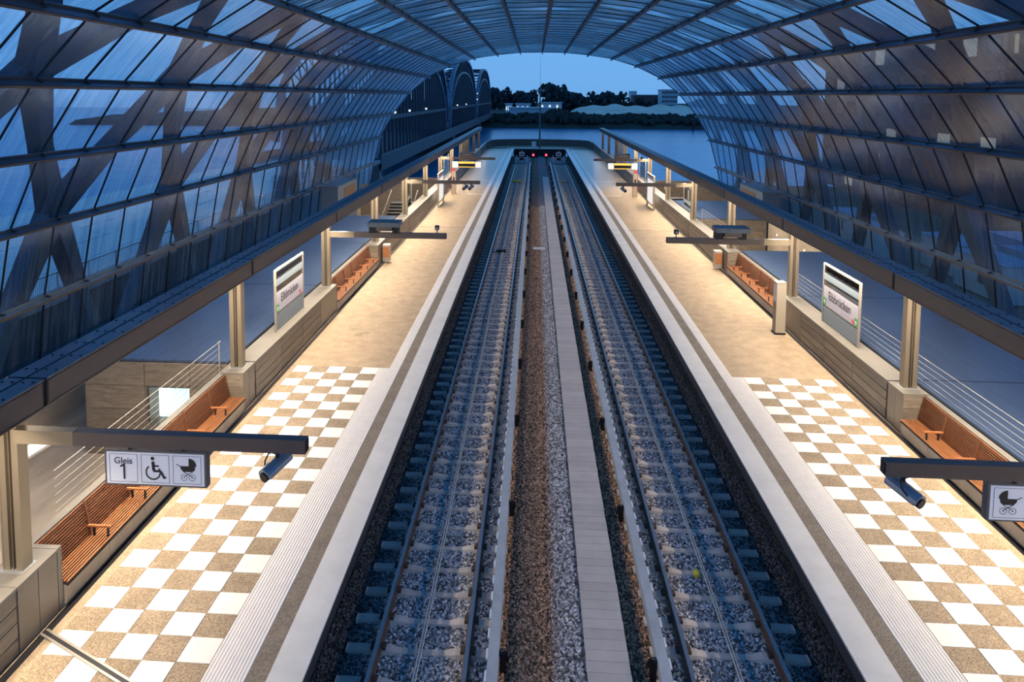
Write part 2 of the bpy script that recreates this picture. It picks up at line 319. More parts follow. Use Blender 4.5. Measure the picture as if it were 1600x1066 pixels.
def P(px, py, Y):        # helper for far scenery: world point on the plane Y seen along a photograph ray
    x = (px-PU)/F; y = (PV-py)/F; x, y = c_*x-s_*y, s_*x+c_*y
    d = fw+rt*x+up*y; t = Y/d.y
    return Vector((CX, 0, CH))+d*t
def proj(p):
    d = Vector(p)-Vector((CX, 0, CH)); z = d.dot(fw); x = d.dot(rt)/z; y = d.dot(up)/z; x, y = c_*x+s_*y, -s_*x+c_*y
    return PU+F*x, PV-F*y
def text(body, parent, loc, size, m, rot=(PI/2, 0, 0), align='CENTER', name='lettering', sx=1):
    cu = bpy.data.curves.new(name, 'FONT'); cu.body = body; cu.size = size; cu.align_x = align; cu.align_y = 'CENTER'; cu.extrude = .002; cu.materials.append(m)
    o = bpy.data.objects.new(name, cu); COL.objects.link(o); o.parent = parent; o.location = loc; o.rotation_euler = rot; o.scale = (sx, 1, 1); return o

def bars(parent, name, m, *boxes):
    for bx in boxes: MB().box(*bx).build(name, m, parent)
SIDE = {-1: 'left', 1: 'right'}
YP = [10.0+8.2*k for k in range(12)]
Y0, YEND = 3.0, 114.0
# ================================================================== STRUCTURE: platforms
pav = {}
for s in (-1, 1):
    fl = MB().box(s*4.4, s*8.16, Y0, YEND+1.2, -.25, 0).build('floor', m_asph); tag(fl, kind='structure'); pav[s] = fl
    MB().box(s*3.9, s*4.4, Y0, YEND+.0, -.03, .006).build('platform_coping', m_coping, fl)
    MB().box(s*3.91, s*4.4, Y0, YEND, -.28, -.03).build('edge_fascia', m_slate, fl)
    MB().box(s*4.4, s*4.69, Y0, YEND, 0, .004).build('dark_band', m_dark_asph, fl)
    g = MB()
    def ribs(x0, x1, y0, y1):
        prof = [(s*x0, 0.0)]; n = round((x1-x0)/.05)
        for i in range(n):
            a = x0+(x1-x0)*i/n; d = (x1-x0)/n
            prof += [(s*(a+d*.12), .004), (s*(a+d*.22), .011), (s*(a+d*.72), .011), (s*(a+d*.82), .004)]
        prof += [(s*x1, 0.0)]; g.prism(prof, y0, y1)
    ye = 21.09 if s < 0 else 21.21
    ribs(4.69, 5.30, Y0, ye); ribs(4.69, 5.00, ye+.003, YEND)
    g.build('tactile_strip', m_tactile, fl, fix=True)
    # two cross lines
    MB().box(s*5.0, s*(7.75 if s < 0 else 7.0), 70.4, 70.62, 0, .006).build('cross_line', m_tactile, fl)
    MB().box(s*5.0, s*6.3, 60.2, 60.42, 0, .006).build('cross_line', m_tactile, fl)
    MB().box(s*3.9, s*8.1, 44.7, 44.73, 0, .008).build('expansion_joint', m_slate, fl)
    # chequered tiles
    wt = MB().box(.006, .494, .006, .494, -.02, .010).build('paving_tile', m_white_tile, fl)
    bt = MB().box(.006, .494, .006, .494, -.02, .006).build('paving_tile', m_brown_tile, fl)
    first = {0: True, 1: True}
    for r in range(27):
        for c in range(5):
            white = (r+c) % 2 == 0 if s < 0 else (r+c) % 2 == 0
            xo = 5.30+.5*c; x = -xo-.5 if s < 0 else xo
            if s < 0: white = ((4-c)+r) % 2 == 0
            y = ye-.5*(r+1)
            if first[white]:
                o = wt if white else bt; first[white] = False; o.location = (x, y, 0)
            else: inst(wt if white else bt, fl, (x, y, 0))
    # drain slot set in the paving, left platform only
    if s < 0:
        dr = MB()
        a, b = Vector((-8.06, 10.02, .012)), Vector((-5.35, 8.72, .012)); n_ = (b-a).normalized(); pr_ = Vector((-n_.y, n_.x, 0))
        for k, (off, ww, mi) in enumerate(((-.048, .036, 0), (0, .055, 1), (.048, .036, 0))): dr.bar(a+pr_*off, b+pr_*off, ww, .02, mi=mi)
        dr.build('drain_channel', [m_frame_l, m_bolt], fl, fix=True)
    # dark shadow gap at the wall foot
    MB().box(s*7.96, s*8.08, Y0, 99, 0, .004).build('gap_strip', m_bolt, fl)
# far end slab with curved front
ends = MB()
prof = []
for i in range(25):
    a = PI*i/24; prof.append((8.12*math.cos(a), 113.9+min(1, (math.sin(a)**.45))*8.0))
prof = [(8.12, 113.9)]+prof[1:-1]+[(-8.12, 113.9)]
k = len(prof); ends.v = [(x, y, 0.0) for x, y in prof]+[(x, y, -.4) for x, y in prof]
ends.f = [tuple(range(k))]+[tuple(range(k, 2*k))[::-1]]+[(i, k+i, k+(i+1) % k, (i+1) % k) for i in range(k)]; ends.mi = [0]*len(ends.f)
fe = ends.build('floor', m_asph, fix=True); tag(fe, kind='structure')
MB().box(-4.4, 4.4, 114.0, 114.5, 0, .01).build('platform_coping', m_coping, fe)
MB().box(-4.9, 4.9, 114.75, 115.0, 0, .01).build('tactile_strip', m_tactile, fe)
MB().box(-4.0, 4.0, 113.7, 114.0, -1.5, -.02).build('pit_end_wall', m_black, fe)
# curved end parapet, panel by panel
ew = empty('wall_far', kind='structure')
for i in range(k-1):
    (xa, ya), (xb, yb) = prof[i], prof[i+1]
    d = math.hypot(xb-xa, yb-ya); 
    if d < .05: continue
    MB().bar((xa, ya, .5), (xb, yb, .5), .22, 1.0).build('panel', m_endw, ew, fix=True)
    MB().bar((xa, ya, 1.03), (xb, yb, 1.03), .34, .06).build('wall_cap', m_gtop, ew, fix=True)
# ================================================================== pit
bed = MB(); xs = [-4.6, -4.2, -3.9, -3.2, -1.9, -1.25, -.95, -.75, -.45, -.15, .1, .9, 1.2, 1.9, 3.2, 3.9, 4.2, 4.6]
def bedz(x):
    ax = abs(x)
    if ax > 1.25: return -1.235 if ax < 3.9 else -1.235+(ax-3.9)*.25
    return float(np.interp(x, [-1.25, -.95, -.45, -.2, .1, .9, 1.25], [-1.235, -1.15, -1.30, -1.16, -1.13, -1.19, -1.235]))
ys = np.arange(Y0, 114.2, .5)
for y in ys:
    for x in xs: bed.v.append((x, float(y), bedz(x)))
nx = len(xs)
for j in range(len(ys)-1):
    for i in range(nx-1): bed.f.append((j*nx+i, j*nx+i+1, (j+1)*nx+i+1, (j+1)*nx+i)); bed.mi.append(0)
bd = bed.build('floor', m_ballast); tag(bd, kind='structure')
for s in (-1, 1): MB().box(s*4.6, s*4.75, Y0, 114, -1.5, -.25).build('pit_wall', m_pitwall, bd)
# loose stones: geometry-node scatter over a dense and a sparse area
def scatter(name, y0, y1, dens, smin, smax, parent, seed):
    mb = MB(); yy = np.arange(y0, y1+.01, 1.0)
    for y in yy:
        for x in xs[1:-1]: mb.v.append((x, float(y), bedz(x)+.0))
    n = len(xs)-2
    for j in range(len(yy)-1):
        for i in range(n-1):
            xm = (xs[i+1]+xs[i+2])/2
            if .15 < xm < .85: continue
            mb.f.append((j*n+i, j*n+i+1, (j+1)*n+i+1, (j+1)*n+i)); mb.mi.append(0)
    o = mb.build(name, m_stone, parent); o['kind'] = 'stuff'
    ng = bpy.data.node_groups.new('ballast_scatter', 'GeometryNodeTree')
    ng.interface.new_socket('Geometry', in_out='INPUT', socket_type='NodeSocketGeometry'); ng.interface.new_socket('Geometry', in_out='OUTPUT', socket_type='NodeSocketGeometry')
    gi = N(ng, 'NodeGroupInput'); go = N(ng, 'NodeGroupOutput'); dp = N(ng, 'GeometryNodeDistributePointsOnFaces'); dp.inputs['Density'].default_value = dens; dp.inputs['Seed'].default_value = seed
    ic = N(ng, 'GeometryNodeMeshIcoSphere'); ic.inputs['Radius'].default_value = 1; ic.inputs['Subdivisions'].default_value = 1
    sp_ = N(ng, 'GeometryNodeSetPosition'); nz = N(ng, 'ShaderNodeTexNoise'); nz.inputs['Scale'].default_value = 1.3; pos = N(ng, 'GeometryNodeInputPosition')
    vm = N(ng, 'ShaderNodeVectorMath', operation='SUBTRACT'); vm.inputs[1].default_value = (.5, .5, .5); vs = N(ng, 'ShaderNodeVectorMath', operation='SCALE'); vs.inputs['Scale'].default_value = 1.3
    sm = N(ng, 'GeometryNodeSetMaterial'); sm.inputs['Material'].default_value = m_stone
    io = N(ng, 'GeometryNodeInstanceOnPoints')
    r1 = N(ng, 'FunctionNodeRandomValue', data_type='FLOAT_VECTOR'); r1.inputs[0].default_value = (smin*.7, smin*.7, smin*.5); r1.inputs[1].default_value = (smax*1.2, smax*1.1, smax*.8)
    r2_ = N(ng, 'FunctionNodeRandomValue', data_type='FLOAT_VECTOR'); r2_.inputs[0].default_value = (-.6, -.6, 0); r2_.inputs[1].default_value = (.6, .6, 6.28); r2_.inputs['Seed'].default_value = 5
    L = ng.links.new
    L(gi.outputs[0], dp.inputs['Mesh']); L(dp.outputs['Points'], io.inputs['Points'])
    L(ic.outputs['Mesh'], sp_.inputs['Geometry']); L(pos.outputs[0], nz.inputs['Vector']); L(nz.outputs['Color'], vm.inputs[0]); L(vm.outputs[0], vs.inputs[0]); L(vs.outputs[0], sp_.inputs['Offset'])
    L(sp_.outputs[0], sm.inputs['Geometry']); L(sm.outputs[0], io.inputs['Instance']); L(r1.outputs[0], io.inputs['Scale'])
    ri = N(ng, 'GeometryNodeRotateInstances'); L(io.outputs[0], ri.inputs['Instances']); L(r2_.outputs[0], ri.inputs['Rotation'])
    L(ri.outputs[0], go.inputs[0])
    md = o.modifiers.new('scatter', 'NODES'); md.node_group = ng
    return o
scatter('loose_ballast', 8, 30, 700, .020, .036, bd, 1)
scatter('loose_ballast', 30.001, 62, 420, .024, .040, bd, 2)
# ================================================================== tracks
XT = 2.545
for s in (-1, 1):
    t = empty('railway_track', (s*XT, 0, 0), f'{SIDE[s]} railway track on concrete sleepers beside the {SIDE[s]} platform edge', 'railway track')
    for d in (-1, 1):
        c = d*.753
        pr2 = [(c-.07, -1.15), (c+.07, -1.15), (c+.07, -1.135), (c+.012, -1.115), (c+.012, -1.045), (c+.036, -1.03), (c+.036, -1.006), (c-.036, -1.006), (c-.036, -1.03), (c-.012, -1.045), (c-.012, -1.115), (c-.07, -1.135)]
        r = MB().prism(pr2, Y0, 101.5).build('rail', m_rail, t, fix=True)
        MB().box(c-.034, c+.034, Y0, 101.5, -1.006, -1.0).build('rail_head', m_railtop, r)
    sl = MB()
    # concrete sleeper: higher under the rails, dipped in the middle
    prof_s = [(-1.3, -1.175), (-.55, -1.165), (-.35, -1.20), (.35, -1.20), (.55, -1.165), (1.3, -1.175)]
    n = len(prof_s)
    for x, z in prof_s:
        wd = .10 if abs(x) > .5 else .075
        sl.v += [(x, -wd-.02, z-.12), (x, -wd+.015, z), (x, wd-.015, z), (x, wd+.02, z-.12)]
    for i in range(n-1):
        for j in range(3): sl.f.append((i*4+j, (i+1)*4+j, (i+1)*4+j+1, i*4+j+1))
        sl.f.append((i*4+3, (i+1)*4+3, (i+1)*4, i*4))
    sl.f += [(0, 1, 2, 3), (n*4-1, n*4-2, n*4-3, n*4-4)]; sl.mi = [0]*len(sl.f)
    so = sl.build('sleeper', m_sleeper, t, fix=True)
    clips = MB()
    nS = 0
    for j in range(-10, 126):
        y = 11.55+.7155*j+(0 if s < 0 else .28)
        if y < 4 or y > 100.5: continue
        if nS == 0: so.location = (0, y, 0)
        else: inst(so, t, (0, y, 0))
        nS += 1
        if y < 60:
            for d in (-1, 1):
                for e_ in (-1, 1): clips.box(d*.753+e_*.09-.035, d*.753+e_*.09+.035, y-.07, y+.07, -1.165, -1.115)
    c = clips.build('rail_clip', m_clip, t); c['kind'] = 'stuff'
    # loop cable running between the rails, laid double
    cb = MB()
    for dx in (-.022, .022):
        pts = [(s*(2.59-XT)+dx+.012*math.sin(y*.55)*1.0, y, -1.135+.012*math.sin(y*4.4)) for y in np.arange(Y0, 84, .7)]
        cb.tube(pts, .015, 5)
    ca = cb.build('loop_cable', m_loop, None, loc=(s*XT, 0, 0)); tag(ca, f'thin double loop cable laid along the middle of the {SIDE[s]} track', 'cable')
    # conductor rail with cover
    q = empty('conductor_rail', (s*1.35, 0, 0), f'grey covered conductor rail beside the inner rail of the {SIDE[s]} track', 'conductor rail')
    MB().prism([(-.085, -.86), (.085, -.86), (.095, -.93), (.095, -1.03), (.075, -1.03), (.07, -.9), (-.07, -.9), (-.075, -1.03), (-.095, -1.03), (-.095, -.93)], Y0, 100).build('cover', m_third, q, fix=True)
    MB().box(-.03, .03, Y0, 100, -1.0, -.93).build('current_rail', m_rail, q)
    ed = MB()
    for y in np.arange(6, 70, .46): ed.box(s*.088, s*.118, y, y+.22, -.885, -.862)
    eo = ed.build('edge_clip', m_thirdw, q); eo['kind'] = 'stuff'
    br = None
    for y in np.arange(6.8, 99, 4.45):
        if br is None: br = MB().box(-s*.10, -s*.20, -.06, .06, -1.25, -.88).bar((-s*.2, 0, -.9), (-s*.2, .25, -1.2), .05, .05).bar((0, 0, -.95), (-s*.2, 0, -.88), .05, .06).build('bracket', m_bolt, q, loc=(0, float(y), 0), fix=True)
        else: inst(br, q, (0, float(y), 0))
    # buffer stop
    b = empty('buffer_stop', (s*XT, 101.2, 0), f'buffer stop at the far end of the {SIDE[s]} track with square sign', 'buffer stop')
    MB().bar((-.75, 0, -1), (-.75, 1.6, -.2), .12, .14).bar((.75, 0, -1), (.75, 1.6, -.2), .12, .14).bar((-.75, 1.6, -1.1), (-.75, 1.6, -.15), .12, .12).bar((.75, 1.6, -1.1), (.75, 1.6, -.15), .12, .12).build('frame', m_steel, b, fix=True)
    MB().box(-1.05, 1.05, .9, 1.1, -.72, -.38).box(-.9, .9, .6, .7, -.95, -.85).build('buffer_beam', m_steel, b)
    MB().box(-.3, .3, .78, .9, -.72, -.4).build('buffer_head', m_bolt, b)
    MB().box(-.36, .36, 1.2, 1.24, -.18, .34).build('sign_board', m_thirdw, b); MB().box(-.22, .22, 1.18, 1.2, -.06, .2).build('sign_face', m_red, b)
    bars(b, 'sign_post', m_steel, (-.04, .04, 1.2, 1.26, -.6, -.18)); bars(b, 'sign_lamp', m_steel, (-.12, .12, 1.2, 1.3, .36, .5))
# red signals between tracks
for x, py in ((-.95, 'left'), (.78, 'right')):
    b = empty('rail_signal', (x, 99.5, -1.2), f'red rail signal on a short post between the tracks, {py} of the pair', 'signal')
    MB().tube([(0, 0, 0), (0, 0, 1.0)], .05, 8).build('post', m_bolt, b); MB().box(-.25, .25, -.05, .15, 1.0, 1.75).build('housing', m_bolt, b)
    MB().tube([(0, -.1, 1.4), (0, -.05, 1.4)], .13, 14).build('lamp', m_redl, b)
# mast with floodlights
b = empty('floodlight_mast', (0.0, 116.2, 0), 'tall slim steel mast with two floodlights behind the track end', 'mast')
MB().tube([(0, 0, 0), (0, 0, 9.2)], [.15, .11], 10).build('pole', m_frame, b)
MB().tube([(0, 0, 9.2), (0, 0, 15.5)], [.03, .012], 6).build('lightning_rod', m_steel, b)
MB().box(-.55, .55, -.05, .05, 9.0, 9.1).build('crossbar', m_steel, b)
for d in (-1, 1): MB().box(d*.5-.2, d*.5+.2, -.2, .2, 8.85, 9.15).build('floodlight', m_camh, b)
MB().box(-.35, .35, -.5, -.1, 0, .0+1.0).build('cabinet', m_camw, b, loc=(-.9, 0, 0))
# cable trough of slabs
t = empty('cable_trough', (.5, 0, -1.2), 'pale concrete cable trough of cover slabs running between the tracks', 'cable trough')
MB().box(-.33, .33, Y0, 84.3, -.1, .06).build('trough_base', m_conc, t)
sb = MB().box(-.35, .35, .004, .241, .06, .115).build('cover_slab', m_trough, t, loc=(0, 84.0, 0))
ns_ = 0; y = 7.0
while ns_ < 285 and y < 83.9: inst(sb, t, (random.uniform(-.004, .004), y, random.uniform(0, .004))); y += .245; ns_ += 1
rest = MB()
while y < 84: rest.box(-.35, .35, y+.004, y+.241, .06, .115); y += .245
if rest.v: rest.build('cover_slab', m_trough, t)['kind'] = 'stuff'
for x, y, lab in ((-.6, 43.5, 'white marker board lying across the ballast between the tracks'),):
    tag(MB().box(-.35, .35, -.05, .05, 0, .12).build('marker_board', m_thirdw, loc=(x+.15, y+.6, -1.14)), lab, 'marker')
for s, m_, lab in ((-1, m_yel, 'yellow track magnet on the left track near its end'), (1, m_benchc, 'pale track magnet on the right track near its end')):
    tag(MB().box(-.45, .45, -.2, .2, 0, .16).build('track_magnet', m_, loc=(s*XT-.1, 79.5, -1.16)), lab, 'track magnet')
tag(MB().box(-.28, .28, -.16, .16, 0, .12).build('track_magnet', m_bolt, loc=(-2.7, 43.4, -1.17)), 'dark boxy track magnet in the left track beside the cable', 'track magnet')
tag(MB().box(-.05, .05, -.08, .08, 0, .05).build('cable_marker', m_yel, loc=(2.45, 13.9, -1.185)), 'small yellow marker patch on a right track sleeper', 'marker')

# ================================================================== parapets, benches, plinths
pan = MB().box(0, .10, .010, 2.034, .010, .228).build('panel', m_clink); first_pan = [True]
def parapet(s, y0, y1, door=False):
    wl = empty('wall_'+SIDE[s], (s*8.1, y0, 0), kind='structure')
    n = max(1, round((y1-y0)/2.0)); L = (y1-y0)/n
    MB().box(s*.10, s*.56, 0, y1-y0, 0, .97).build('wall_core', m_pitwall, wl)
    for i in range(n):
        for r in range(4):
            if door and i == n-1: continue
            o = pan if first_pan[0] else inst(pan)
            first_pan[0] = False; o.parent = wl; o.location = (0 if s > 0 else -.10, i*L, .04+.235*r); o.scale = (1, L/2.046, 1)
    if door: MB().box(0, s*.10, (n-1)*L+.01, y1-y0-.01, .04, .97).build('service_panel', m_door, wl)
    MB().box(-s*.005, s*.60, 0, y1-y0, .98, 1.03).build('wall_cap', m_cap, wl)
    return wl
def plinth(s, y0, y1):
    p = empty('wall_'+SIDE[s], (s*8.1, y0, 0), kind='structure')
    L = y1-y0
    MB().box(s*.03, s*.52, .03, L-.03, 0, .97).build('wall_core', m_clink, p)
    for i in range(2): MB().box(0, s*.03, i*L/2+.006, (i+1)*L/2-.006, .03, .97).build('service_panel', m_door, p)
    for r in range(3): MB().box(s*.01, s*.51, 0, .03, .03+.32*r, .34+.32*r).build('panel', m_clink, p)
    MB().box(-s*.01, s*.56, -.01, L, .98, 1.03).build('wall_cap', m_cap, p)
    return p
def bench(s, y0, y1, label):
    L = y1-y0; b = empty('platform_bench', (s*8.02, y0, 0), label, 'bench', 'slatted wooden benches built into the platform walls')
    base = MB(); n = round(L/1.2)
    for i in range(n): base.box(s*.05, s*.16, i*L/n+.004, (i+1)*L/n-.004, .05, .36)
    base.box(s*.10, s*.545, 0, L, 0, .34); base.build('base', m_benchc, b)
    MB().box(s*.01, s*.5, .01, L-.01, .345, .365).build('gap_shade_sheet', m_bolt, b); MB().box(s*.57, s*.72, 0, L, .0, 1.0).build('rear_cap', m_cap, b); MB().box(s*.54, s*.565, 0, L, .34, .99).build('back_panel', m_bolt, b)  # dark sheet added under the slats as shade for the gaps
    for i in range(8):
        x = .02+i*.053; MB().box(s*x, s*(x+.029), .02, L-.02, .388, .415).build('seat_slat', m_wood, b)
    for i in range(12):
        f = i/11; x = .42+.11*f; z = .45+.53*f
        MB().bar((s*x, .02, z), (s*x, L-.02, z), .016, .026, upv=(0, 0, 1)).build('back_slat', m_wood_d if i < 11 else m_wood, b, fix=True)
    k = 5; 
    for i in range(k):
        y = 1.25+i*(L-2.3)/(k-1)
        MB().bar((s*.405, y, .43), (s*.52, y, 1.0), .03, .035, upv=(0, 1, 0)).build('divider', m_wood_d, b, fix=True)
        a = MB().bar((s*.0, y-.05, .60), (s*.42, y-.05, .60), .05, .03).build('armrest', m_wood, b, fix=True)
        MB().box(s*.05, s*.08, y-.065, y-.035, .42, .585).box(s*.30, s*.33, y-.065, y-.035, .42, .585).build('armrest_leg', m_bolt, a)
    return b
WORDS = ['nearest', 'far']
for s in (-1, 1):
    parapet(s, Y0+1, 9.55); plinth(s, 9.57, 10.45)
    ew_ = empty('wall_'+SIDE[s], (s*8.1, 10.46, 0), kind='structure'); MB().box(-s*.0, s*.6, 0, .10, 0, 1.03).build('panel', m_cap, ew_)
    bench(s, 10.58, 17.76, f'wooden slatted bench built into the {SIDE[s]} wall beside the chequered paving')
    plinth(s, 17.78, 18.55); parapet(s, 18.62, 26.62, True)
    ew_ = empty('wall_'+SIDE[s], (s*8.1, 26.63, 0), kind='structure'); MB().box(0, s*.6, 0, .08, 0, 1.03).build('panel', m_cap, ew_)
    bench(s, 26.75, 33.95, f'wooden slatted bench built into the {SIDE[s]} wall beyond the station name board')
    plinth(s, 33.97, 34.75)
    yy = [34.85, 42.7, 50.9, 59.1, 67.3, 75.5, 83.7, 91.9, 100.1]
    for a, b_ in zip(yy, yy[1:]): parapet(s, a, b_-.07)
    dk = MB()
    for a in (34.78, 42.64, 50.84, 59.04, 67.24, 75.44): dk.box(s*8.12, s*8.6, a, a+.06, 0, 1.0)
    wj = dk.build('wall_joint', m_bolt); tag(wj, kind='structure'); wj.name = 'trim_'+('1' if s < 0 else '2')
    # straight parapet on to the curved end
    for a in np.arange(100.1, 113.8, 2.3): 
        pass
    wl = empty('wall_'+SIDE[s], (s*8.1, 100.1, 0), kind='structure')
    for i in range(6): MB().box(0, s*.2, i*2.3+.02, i*2.3+2.28, 0, 1.0).build('panel', m_endw, wl)
    MB().box(-s*.03, s*.3, 0, 13.9, 1.0, 1.06).build('wall_cap', m_gtop, wl)

# ================================================================== pillars, girder, arms
def pillar(y, s, label, grp):
    p = empty('steel_pillar', (s*8.4, y, 1.03), label, 'pillar', grp)
    return p
prot = empty('steel_pillar', (0, 0, 0))
MB().box(-.155, -.135, -.11, .11, 0, 2.34).box(.135, .155, -.11, .11, 0, 2.34).build('flange', m_pillar, prot)
MB().box(-.135, -.05, -.10, .10, 0, 2.34).box(.05, .135, -.10, .10, 0, 2.34).build('side_channel', m_pillar, prot)
MB().box(-.05, .05, -.03, .03, 0, 2.34).box(-.006, .006, -.09, .09, 0, 2.34).build('web', m_pillar_d, prot)
MB().box(-.2, .2, -.16, .16, 0, .012).build('base_plate', m_steel, prot)
ordn = ['nearest', 'second', 'third', 'fourth', 'fifth', 'sixth', 'seventh', 'eighth', 'ninth', 'tenth', 'eleventh', 'last']
for s in (-1, 1):
    for i, y in enumerate(YP):
        yy = y+(.1 if i > 2 else 0)
        if s < 0 and i == 0: o = prot; o.location = (s*8.4, yy, 1.03)
        else: o = copy_tree(prot, (s*8.4, yy, 1.03))
        tag(o, f'bronze steel pillar on the {SIDE[s]} wall, {ordn[i]} from the viewer', 'pillar', f'steel pillars carrying the {SIDE[s]} girder')
fin = MB().box(-.05, .05, -.07, .07, 0, 2.34).build('upright_fin', m_pillar)
ff = True
for s in (-1, 1):
    for i, y in enumerate((76.9, 78.2, 79.5, 80.8, 82.1, 83.0)):
        o = fin if ff else inst(fin); ff = False; o.location = (s*8.4, y, 1.03)
        tag(o, f'upright bronze fin, {ordn[i]} of the close row on the far {SIDE[s]} wall', 'fin', f'close-set fins on the far {SIDE[s]} wall')
for s in (-1, 1):
    g = empty('lighting_girder', (s*8.4, 0, 3.37), f'long dark bronze girder over the {SIDE[s]} platform wall, blue-grey on top', 'girder')
    joints = [Y0]+[y+.35 for y in YP[:-1]]+[102.6]
    for a, b_ in zip(joints, joints[1:]):
        o = MB().box(-.29, .29, a+.05, b_-.05, .0, .40).box(-s*.30, -s*.285, a+.07, b_-.07, .03, .37).build('girder_segment', m_girder, g)
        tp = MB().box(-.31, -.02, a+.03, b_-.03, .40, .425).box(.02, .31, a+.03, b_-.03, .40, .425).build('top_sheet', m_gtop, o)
        if a < 44:
            bl = MB()
            for y in np.arange(a+.35, b_-.1, .62):
                for x in (-.24, -.08, .08, .24): bl.box(x-.014, x+.014, y-.014, y+.014, .425, .437)
            bo = bl.build('bolt', m_bolt, o); bo['kind'] = 'stuff'
    dj = MB()
    for y in joints[1:-1]: dj.box(-.27, .27, y-.05, y+.05, .01, .39)
    dj.build('joint_plate', m_bolt, g)
    MB().box(-.30, .30, 3.1, 102.5, -.025, 0.0).build('light_channel', m_pillar_d, g)
def arm(s, y, z, n):
    a = empty('cantilever_arm', (s*8.25, y, z), f'dark cantilever arm reaching from the {ordn[n*2]} pillar over the {SIDE[s]} platform', 'arm')
    MB().box(0, -s*4.3, -.08, .08, -.1, .1).build('beam', m_girder, a); MB().box(0, -s*.9, -.082, .082, -.102, .102).build('root_sleeve', m_pillar, a)
    MB().box(-s*4.29, -s*4.31, -.06, .06, -.08, .08).build('end_cap', m_bolt, a)
    return a
for s in (-1, 1):
    for n, (y, z) in enumerate(((9.9, 3.13), (26.4, 2.98), (42.8, 3.03), (59.2, 3.05))): arm(s, y, z, n)

# pictogram helpers: everything is drawn in the x-z plane facing -y
def stroke(mb, pts, wd, y=0, th=.004):
    for a, b_ in zip(pts, pts[1:]): mb.bar((a[0], y, a[1]), (b_[0], y, b_[1]), th, wd, upv=Vector((b_[0]-a[0], 0, b_[1]-a[1])).cross(Vector((0, 1, 0))).normalized() if a != b_ else (0, 0, 1))
def disc(mb, c, r, y=0, a0=0, a1=2*PI, n=20, ri=0):
    k = len(mb.v); pts = [(c[0]+r*math.cos(a0+(a1-a0)*i/n), c[1]+r*math.sin(a0+(a1-a0)*i/n)) for i in range(n+1)]
    if ri:
        inn = [(c[0]+ri*math.cos(a0+(a1-a0)*i/n), c[1]+ri*math.sin(a0+(a1-a0)*i/n)) for i in range(n+1)]
        for i in range(n): mb.quad((inn[i][0], y, inn[i][1]), (pts[i][0], y, pts[i][1]), (pts[i+1][0], y, pts[i+1][1]), (inn[i+1][0], y, inn[i+1][1]))
    else:
        for i in range(n): mb.v += [(c[0], y, c[1]), (pts[i][0], y, pts[i][1]), (pts[i+1][0], y, pts[i+1][1])]; q = len(mb.v); mb.f.append((q-3, q-2, q-1)); mb.mi.append(0)
def poly(mb, pts, y=0): k = len(mb.v); mb.v += [(a, y, b) for a, b in pts]; mb.f.append(tuple(range(k, k+len(pts)))); mb.mi.append(0)
def square(mb, cx, cz, h, y=0):
    p = [(cx-h, cz-h), (cx+h, cz-h), (cx+h, cz+h), (cx-h, cz+h), (cx-h, cz-h)]; stroke(mb, p, .004, y)
def pram(mb, cx, cz, f=1, y=0):
    poly(mb, [(cx-f*.10, cz+.03), (cx+f*.12, cz+.03), (cx+f*.11, cz-.03), (cx+f*.07, cz-.055), (cx-f*.06, cz-.055), (cx-f*.10, cz-.01)], y)
    disc(mb, (cx+f*.02, cz+.03), .115, y, 0 if f > 0 else PI/2, PI/2 if f > 0 else PI, 10)
    stroke(mb, [(cx-f*.09, cz+.015), (cx-f*.16, cz+.055)], .008, y)
    stroke(mb, [(cx-f*.06, cz-.05), (cx+f*.07, cz-.13)], .008, y); stroke(mb, [(cx+f*.08, cz-.05), (cx-f*.05, cz-.13)], .008, y)
    for d in (-.05, .07): disc(mb, (cx+f*d, cz-.14), .048, y, ri=.041); disc(mb, (cx+f*d, cz-.14), .009, y)
def wheelchair(mb, cx, cz, y=0):
    disc(mb, (cx-.005, cz+.155), .028, y); stroke(mb, [(cx, cz+.11), (cx+.008, cz-.02)], .045, y); stroke(mb, [(cx+.008, cz+.045), (cx+.085, cz+.045)], .022, y)
    stroke(mb, [(cx, cz-.03), (cx+.11, cz-.03), (cx+.165, cz-.135)], .032, y); stroke(mb, [(cx+.15, cz-.135), (cx+.19, cz-.12)], .022, y)
    disc(mb, (cx+.0, cz-.05), .115, y, math.radians(125), math.radians(395), 24, ri=.092)
def hangsign(s):
    x0, x1 = (-6.87, -5.43) if s < 0 else (5.32, 6.76); cx = (x0+x1)/2
    h = empty('hanging_sign', (cx, 9.9, 2.72), 'white sign reading Gleis 1 with wheelchair and pram symbols' if s < 0 else 'white hanging sign with pram symbol under the nearest right arm', 'sign')
    W = (x1-x0)/2
    MB().box(-W-.03, W+.03, -.05, .07, -.26, .26).build('sign_case', m_frame, h)
    MB().box(-W, W, -.056, -.05, -.235, .235).build('sign_face', m_signw, h)
    bars(h, 'hanger', m_bolt, (-W*.55-.02, -W*.55+.02, -.02, .02, .26, .32), (W*.55-.02, W*.55+.02, -.02, .02, .26, .32))
    fr = MB(); cs = (-.47, 0, .47)
    for c in cs: square(fr, c, 0, .205, -.059)
    fr.build('field_frame', m_frame, h, fix=True)
    pg = MB()
    if s < 0: wheelchair(pg, -.03, 0, -.060); pram(pg, .475, .03, 1, -.060)
    else: pram(pg, -.48, .03, -1, -.060)
    pg.build('pictogram', m_ink, h)
    gx = -.47*(-s) if s > 0 else -.47
    if s < 0: text('Gleis', h, (gx, -.061, .105), .135, m_ink)
    if s < 0: n1 = MB(); stroke(n1, [(gx-.045, .02), (gx+.012, .055), (gx+.012, -.165)], .026, -.060); n1.build('lettering', m_ink, h, fix=True)
for s in (-1, 1): hangsign(s)
